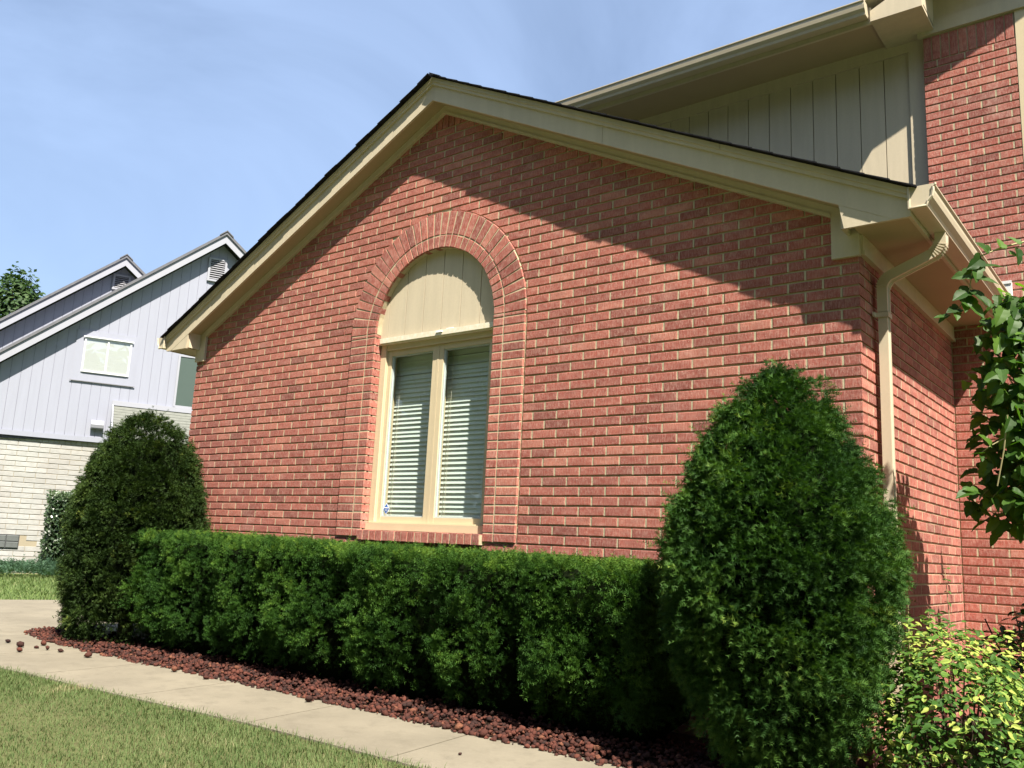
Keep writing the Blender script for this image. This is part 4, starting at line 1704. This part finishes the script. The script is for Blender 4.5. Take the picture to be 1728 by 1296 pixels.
b = NR.uniform([-12, -7], [4, -1.6], (60000, 2))
b = b[(b[:, 1] < front_y(b[:, 0]))][:26000]
pts.append(b)
xy = np.concatenate(pts)
zl = -.004-.05*np.minimum(1, np.sqrt(np.maximum(0, (front_y(xy[:, 0])+.03-xy[:, 1])/9))*2.5)
V, F = blades(len(xy), xy, .014, .042, .0017)
V[:, 2] += np.repeat(zl, 5)
pt = np.array([noise.noise(Vector((p[0]*1.3, p[1]*1.3, 0)))*.30+noise.noise(Vector((p[0]*5, p[1]*5, 3)))*.26+max(0, noise.noise(Vector((p[0]*2.2, p[1]*2.2, 9)))-.25)*.9 for p in xy])
tn = np.clip(.42+pt+NR.normal(0, .17, len(xy)), .01, .99)
go = link('grass', np_mesh('grass', V, F, 'grass', np.repeat(tn, 5)))
struct(go, 'stuff')
# neighbour's lawn
c, s2 = math.cos(math.radians(66)), math.sin(math.radians(66))
q = NR.uniform([-4, -9], [9, -.9], (60000, 2))
xy = np.stack([NQ[0]+c*q[:, 0]-s2*q[:, 1], NQ[1]+s2*q[:, 0]+c*q[:, 1]], 1)
rel = xy-np.array([o0.x, o0.y])
across = rel@np.array([dn.x, dn.y])
xy = xy[across > 3.99]
V, F = blades(len(xy), xy, .03, .07, .006, -.06)
tn = np.clip(.55+NR.normal(0, .2, len(xy)), .01, .93)
go = link('grass', np_mesh('grass_far', V, F, 'grass', np.repeat(tn, 5)))
struct(go, 'stuff')

# ------------------------------------------------------------------ broad-leaved plants at the right
def leaf_mesh(kind, seed):
    rr = random.Random(seed)
    if kind == 'mulberry':
        out = [(0, 0), (.22, -.07), (.34, .05), (.37, .22), (.33, .38), (.24, .44), (.27, .56), (.22, .72), (.12, .88), (0, 1.05)]
    else:
        out = [(0, 0), (.17, .14), (.25, .38), (.21, .66), (.11, .88), (0, 1.0)]
    m = MB()
    ed = []
    mid = []
    n = len(out)
    for i, (x, y) in enumerate(out):
        mid.append((0, max(0, min(1.0, y))*(1.0 if kind != 'mulberry' else 1.0), -.10*y*y))
    k = .28 if kind == 'mulberry' else .35
    def z(x, y):
        return k*abs(x)-.16*y*y+rr.uniform(-.02, .02)
    V_, F_, E_ = [], [], []
    for sx in (-1, 1):
        o_ = len(V_)
        for i, (x, y) in enumerate(out):
            V_.append((0, y, -.16*y*y))
            E_.append(0)
            V_.append((sx*x*.62, y, z(x*.62, y)))
            E_.append(.25)
            V_.append((sx*x, y, z(x, y)))
            E_.append(1)
        for i in range(n-1):
            for q_ in range(2):
                a_ = o_+i*3+q_
                f_ = (a_, a_+1, a_+4, a_+3)
                F_.append(f_ if sx > 0 else f_[::-1])
    me = bpy.data.meshes.new(kind+'_leaf')
    me.from_pydata(V_, [], F_)
    at = me.attributes.new('edge', 'FLOAT', 'POINT')
    at.data.foreach_set('value', E_)
    me.polygons.foreach_set('use_smooth', [True]*len(me.polygons))
    me.update()
    return me
def orient(o, p, nrm, tip, size):
    nrm = nrm.normalized()
    t_ = (tip-nrm*tip.dot(nrm))
    if t_.length < 1e-4:
        t_ = nrm.orthogonal()
    t_.normalize()
    s_ = t_.cross(nrm)
    M = Matrix(((s_.x, t_.x, nrm.x, p.x), (s_.y, t_.y, nrm.y, p.y), (s_.z, t_.z, nrm.z, p.z), (0, 0, 0, 1)))
    o.matrix_local = M @ Matrix.Scale(size, 4)
def join_leaves(items, me_list, mat, name):
    Vx, Fx, Tx, Ex, c0 = [], [], [], [], 0
    for (k, M, t_) in items:
        me = me_list[k]
        co_ = np.array([tuple(v.co) for v in me.vertices])
        Mn = np.array(M)
        co_ = co_@Mn[:3, :3].T+Mn[:3, 3]
        fs_ = []
        for p in me.polygons:
            v_ = list(p.vertices)
            fs_ += [(v_[0], v_[1], v_[2]), (v_[0], v_[2], v_[3])]
        e_ = np.zeros(len(me.vertices), dtype=np.float32)
        me.attributes['edge'].data.foreach_get('value', e_)
        Vx.append(co_)
        Fx.append(np.array(fs_)+c0)
        Tx.append(np.full(len(co_), t_))
        Ex.append(e_)
        c0 += len(co_)
    me = np_mesh(name, np.concatenate(Vx), np.concatenate(Fx), mat, np.concatenate(Tx))
    at = me.attributes.new('edge', 'FLOAT', 'POINT')
    at.data.foreach_set('value', np.concatenate(Ex))
    return me

# mulberry: trunk out of frame to the right, boughs hanging in
mt = thing('mulberry_tree', 'broad leaved tree with lobed glossy leaves hanging in from the right', 'tree', (0, 0, 0))
MLE = [leaf_mesh('mulberry', 40+i) for i in range(5)]
for me in MLE:
    me.materials.append(MT['mulb'])
m = MB()
m.tube([(2.05, .35, -.1), (2.0, .32, .8), (1.92, .3, 1.6), (1.75, .25, 2.3), (1.6, .25, 2.9)], [.09, .075, .06, .04, .02], 9)
boughs = [[(1.92, .3, 1.6), (1.6, .25, 1.9), (1.25, .2, 1.75), (.95, .15, 1.45)],
          [(1.75, .25, 2.3), (1.4, .15, 2.4), (1.1, .1, 2.25), (.9, .08, 1.95)],
          [(1.75, .25, 2.3), (1.7, .5, 2.7), (1.6, .8, 2.8)]]
for bgh in boughs:
    m.tube(bgh, [.035, .022, .014, .006][:len(bgh)], 6)
m.build('trunk', 'bark', mt)
# the slim twig in front of the gutter
for tw, rd in (([(.835, -.009, 2.630), (.723, -.148, 2.567), (.642, -.225, 2.514), (.605, -.258, 2.420), (.590, -.251, 2.339), (.542, -.268, 2.251), (.486, -.301, 2.206)], [.005, .0045, .004, .0035, .003, .0025, .002]),
               ([(.683, .014, 1.757), (.656, .034, 1.584), (.617, .045, 1.409)], [.004, .0035, .003]),
               ([(.660, .024, 1.641), (.607, -.010, 1.604), (.568, -.056, 1.561)], [.0025, .0025, .002])):
    m = MB()
    m.tube(tw, rd, 5)
    m.build('twig', 'twig', mt)
leaves = []
def add_leaf(p, tip, size):
    """p: stalk end, tip: direction the leaf hangs in"""
    p, tip = Vector(p), Vector(tip)
    tip = tip+Vector((R.uniform(-.25, .25), R.uniform(-.3, .3), R.uniform(-.1, .1)))
    nrm = Vector((R.gauss(.55, .4), R.gauss(-.65, .35), R.gauss(.65, .35))).normalized()
    leaves.append((p, nrm, tip, size*R.uniform(.5, .8)))
SPRAY = [((.728, -.180, 2.556), (.46, .16, .87), .134), ((.758, -.150, 2.529), (.74, .64, -.21), .128), ((.676, -.216, 2.533), (-.65, -.62, .45), .145),
         ((.643, -.233, 2.499), (-.69, -.40, -.60), .145), ((.625, -.241, 2.470), (-.28, .01, -.96), .140), ((.603, -.247, 2.423), (-.79, -.60, -.13), .151),
         ((.615, -.232, 2.401), (.45, .53, -.72), .145), ((.590, -.238, 2.343), (-.52, -.21, -.83), .163), ((.596, -.232, 2.337), (.26, .42, -.87), .151),
         ((.572, -.246, 2.313), (-.34, -.05, -.94), .175), ((.540, -.257, 2.254), (-.77, -.52, -.38), .145), ((.525, -.266, 2.242), (-.34, -.05, -.94), .128),
         ((.496, -.283, 2.218), (-.79, -.57, -.22), .116), ((.561, -.250, 2.298), (0, .23, -.97), .180), ((.652, -.217, 2.460), (.56, .58, -.60), .128),
         ((.486, -.288, 2.206), (-.61, -.31, -.73), .105), ((.798, -.130, 2.577), (0, -.23, .97), .128), ((.787, -.133, 2.553), (-.34, -.05, -.94), .116),
         ((.582, -.058, 1.561), (-.77, -.52, -.38), .099), ((.570, -.066, 1.551), (-.34, -.05, -.94), .087), ((.544, -.043, 1.374), (-.79, -.57, -.22), .134),
         ((.526, -.058, 1.378), (-.69, -.40, -.60), .145), ((.612, -.043, 1.599), (-.65, -.62, .45), .105)]
for p, t_, l_ in SPRAY:
    add_leaf(p, t_, l_)
# hanging mass: a curtain of leaves half a metre thick whose ragged left edge runs EDGE(z)
MO, ME, MG = Vector((.635, .164, 0)), Vector((.784, .620, 0)), Vector((-.620, .784, 0))
EDGE = [(1.18, .18), (1.216, .03), (1.329, -.114), (1.48, -.076), (1.60, -.058), (1.78, -.036), (2.077, -.069), (2.199, -.02), (2.47, .033)]
def mass_point(margin, w0, w1, umax):
    z = R.uniform(1.2, 2.5)
    u0 = float(np.interp(z, [e[0] for e in EDGE], [e[1] for e in EDGE]))+margin
    return MO+ME*R.uniform(u0, umax)+MG*R.uniform(w0, w1)+Vector((0, 0, z))
while len(leaves) < 300:
    add_leaf(mass_point(0, -.17, .25, .34), (R.gauss(-.1, .45), R.gauss(0, .4), -1), R.uniform(.095, .15))
crown = link('crown', None, mt)
for (p, nrm, tip, s_) in leaves:
    o = link('leaf', MLE[R.randrange(5)], crown)
    orient(o, p, nrm, tip, s_)
# the part of the crown beyond the frame
far_l = []
for _ in range(1000):
    p = mass_point(.05, -.08, .35, .62)
    o_tip = Vector((R.gauss(0, .5), R.gauss(0, .5), -1))
    nrm = Vector((R.gauss(.1, .5), R.gauss(-.4, .5), .8)).normalized()
    t_ = (o_tip-nrm*o_tip.dot(nrm)).normalized()
    s_ = t_.cross(nrm)
    far_l.append((R.randrange(5), Matrix(((s_.x, t_.x, nrm.x, p.x), (s_.y, t_.y, nrm.y, p.y), (s_.z, t_.z, nrm.z, p.z), (0, 0, 0, 1))) @ Matrix.Scale(R.uniform(.065, .105), 4), R.uniform(.02, 1)))
for _ in range(650):
    p = Vector((R.gauss(2.05, .3), R.gauss(.45, .35), R.gauss(2.2, .38)))
    if (p-MO).dot(ME) < .62:
        continue
    o_tip = Vector((R.gauss(0, .5), R.gauss(0, .5), -1))
    nrm = Vector((R.gauss(.3, .5), R.gauss(-.2, .5), 1)).normalized()
    t_ = (o_tip-nrm*o_tip.dot(nrm)).normalized()
    s_ = t_.cross(nrm)
    M = Matrix(((s_.x, t_.x, nrm.x, p.x), (s_.y, t_.y, nrm.y, p.y), (s_.z, t_.z, nrm.z, p.z), (0, 0, 0, 1))) @ Matrix.Scale(R.uniform(.09, .15), 4)
    far_l.append((R.randrange(5), M, R.random()))
fo = link('leafage', join_leaves(far_l, MLE, 'mulb', 'mulberry_leafage'), crown)
fo['kind'] = 'stuff'

# variegated shrub
vsb = thing('variegated_shrub', 'low shrub with yellow and green variegated leaves right of the yew', 'shrub', (0, 0, 0))
VLE = [leaf_mesh('oval', 60+i) for i in range(4)]
for me in VLE:
    me.materials.append(MT['varieg'])
items = []
VC = Vector((.46, -.34, .31))
while len(items) < 4200:
    a = Vector((R.gauss(0, 1), R.gauss(0, 1), R.gauss(.1, 1))).normalized()
    rr = R.uniform(.62, 1.0)+.26*fbm(a, 2.5)+.12*fbm(a, 6)
    p = Vector((VC.x+a.x*.42*rr, VC.y+a.y*.46*rr, VC.z+a.z*.45*rr))
    if p.z < .03 or p.x < .03:
        continue
    nrm = (a*.5+Vector((R.gauss(.2, .35), R.gauss(-.2, .35), R.uniform(.3, 1.1)))).normalized()
    tip = Vector((R.gauss(0, 1), R.gauss(0, 1), R.gauss(-.1, .4)))
    cl = fbm(p, 5.5)
    items.append((p, nrm, tip, R.uniform(.026, .046), cl))
def score(it):
    px, py, z = pix(it[0])
    if not (0 < px < 1728 and 0 < py < 1296):
        return 0
    return it[3]/z*(1 if (it[0]-VC).dot(CAM-VC) > 0 else .3)
items.sort(key=lambda it: -score(it))
vcrown = link('crown', None, vsb)
restl = []
for i, (p, nrm, tip, s_, cl) in enumerate(items):
    if i < 300:
        o = link('leaf', VLE[R.randrange(4)], vcrown)
        orient(o, p, nrm, tip, s_)
    else:
        nrm = nrm.normalized()
        t_ = (tip-nrm*tip.dot(nrm)).normalized()
        sd = t_.cross(nrm)
        M = Matrix(((sd.x, t_.x, nrm.x, p.x), (sd.y, t_.y, nrm.y, p.y), (sd.z, t_.z, nrm.z, p.z), (0, 0, 0, 1))) @ Matrix.Scale(s_, 4)
        restl.append((R.randrange(4), M, min(.99, max(.01, .50+cl*1.1+R.uniform(-.2, .2)))))
fo = link('leafage', join_leaves(restl, VLE, 'varieg', 'variegated_leafage'), vcrown)
fo['kind'] = 'stuff'
m = MB()
for k in range(14):
    th = k*2.39
    r1 = .1+.02*k
    m.tube([(VC.x+.04*math.cos(th), VC.y+.04*math.sin(th), -.02), (VC.x+r1*math.cos(th)*.6, VC.y+r1*math.sin(th)*.6, .25), (VC.x+r1*math.cos(th), VC.y+r1*math.sin(th), .55)], [.008, .006, .003], 5)
m.build('stem', 'bark', vsb)
# sprigs that stand above it
m = MB()
sprl = []
for (bx_, by_, top) in ((.17, .05, .92), (.36, .10, 1.0), (.30, -.05, .80)):
    m.tube([(bx_, by_, .2), (bx_+.01, by_, (top+.2)/2), (bx_+R.uniform(-.02, .02), by_, top)], [.004, .003, .0015], 5)
    z = .5
    while z < top:
        for sd in (-1, 1):
            p = Vector((bx_, by_, z))
            nrm = Vector((R.gauss(0, .3), R.gauss(-.3, .3), 1)).normalized()
            tip = Vector((sd*R.uniform(.6, 1), R.gauss(0, .5), .3))
            t_ = (tip-nrm*tip.dot(nrm)).normalized()
            sdv = t_.cross(nrm)
            sprl.append((R.randrange(4), Matrix(((sdv.x, t_.x, nrm.x, p.x), (sdv.y, t_.y, nrm.y, p.y), (sdv.z, t_.z, nrm.z, p.z), (0, 0, 0, 1))) @ Matrix.Scale(R.uniform(.025, .042)*(1.2-.5*z), 4), R.uniform(0, .35)))
        z += .055
m.build('sprig', 'twig', vsb)
struct(link('sprig_leafage', join_leaves(sprl, VLE, 'varieg', 'sprig_leafage'), vsb), 'stuff')

# dark leafy plant in the corner behind
dk = thing('dark_shrub', 'dark leafy shrub in the shade against the rear brick wall', 'shrub', (0, 0, 0))
dl = []
for _ in range(900):
    a = Vector((R.gauss(0, 1), R.gauss(0, 1), R.gauss(.2, 1))).normalized()
    rr = R.uniform(.6, 1.0)+.25*fbm(a, 2.2)
    p = Vector((.66+a.x*.36*rr, 1.05+a.y*.55*rr, .40+a.z*.42*rr))
    if p.z < .02 or p.x < .05:
        continue
    nrm = (a*.4+Vector((R.gauss(.1, .4), R.gauss(-.1, .4), .8))).normalized()
    tip = Vector((R.gauss(0, 1), R.gauss(0, 1), -.3))
    t_ = (tip-nrm*tip.dot(nrm)).normalized()
    sdv = t_.cross(nrm)
    dl.append((R.randrange(4), Matrix(((sdv.x, t_.x, nrm.x, p.x), (sdv.y, t_.y, nrm.y, p.y), (sdv.z, t_.z, nrm.z, p.z), (0, 0, 0, 1))) @ Matrix.Scale(R.uniform(.045, .075), 4), R.random()))
link('crown', join_leaves(dl, VLE, 'ivy', 'dark_leafage'), dk)
m = MB()
for k in range(6):
    th = k*1.1
    m.tube([(.66, 1.05, -.02), (.66+.15*math.cos(th), 1.05+.15*math.sin(th), .35), (.66+.3*math.cos(th), 1.05+.3*math.sin(th), .72)], [.012, .008, .004], 5)
m.build('stem', 'bark', dk)

# ------------------------------------------------------------------ trees added behind the camera, mirrored in the window, sized to block sky light
TREES = [(-34, -16, 14, 'unseen wide leafy tree across the lawn, farthest left'), (-24, -19, 16, 'unseen tall leafy tree across the lawn, second from the left'),
         (-14, -18, 15, 'unseen round leafy tree across the lawn, third from the left'), (-4, -20, 16, 'unseen tall leafy tree across the lawn, straight behind'),
         (6, -19, 15, 'unseen leafy tree across the lawn, right of the middle'), (15, -18, 15, 'unseen wide leafy tree across the lawn, near the right'),
         (22, -11, 13, 'unseen leafy tree added across the lawn, farthest right')]
for (tx, ty, th_, lab) in TREES:
    t = thing('unseen_tree', lab, 'tree', (tx, ty, 0), 0, 'unseen trees across the lawn')
    P, Nn, T = [], [], []
    for _ in range(2600):
        a = Vector((R.gauss(0, 1), R.gauss(0, 1), R.gauss(0, 1))).normalized()
        rr = R.uniform(.6, 1.0)+.25*fbm(a+Vector((tx, ty, 0)), 2.0)
        P.append((a.x*6.2*rr, a.y*5.4*rr, th_*.54+a.z*th_*.46*rr))
        Nn.append(tuple((a+Vector((R.gauss(0, .5), R.gauss(0, .5), R.gauss(.3, .5)))).normalized()))
        T.append(min(.99, max(0, .45+fbm(a, 2.)*.4+R.uniform(-.3, .3))))
    V, F, T2 = quads(np.array(P), np.array(Nn), .8, 1.1, np.array(T))
    link('crown', np_mesh('unseen_crown', V, F, 'fartree', T2), t)
    m = MB()
    m.tube([(0, 0, -.1), (.1, 0, th_*.3), (0, .1, th_*.75)], [.3, .22, .06], 8)
    for k in range(8):
        an = k*2.4
        z = th_*(.25+.055*k)
        m.tube([(0, 0, z), (1.3*math.cos(an), 1.3*math.sin(an), z+1.0), (2.8*math.cos(an), 2.8*math.sin(an), z+1.9)], [.11, .07, .03], 5)
    m.build('trunk', 'bark', t)
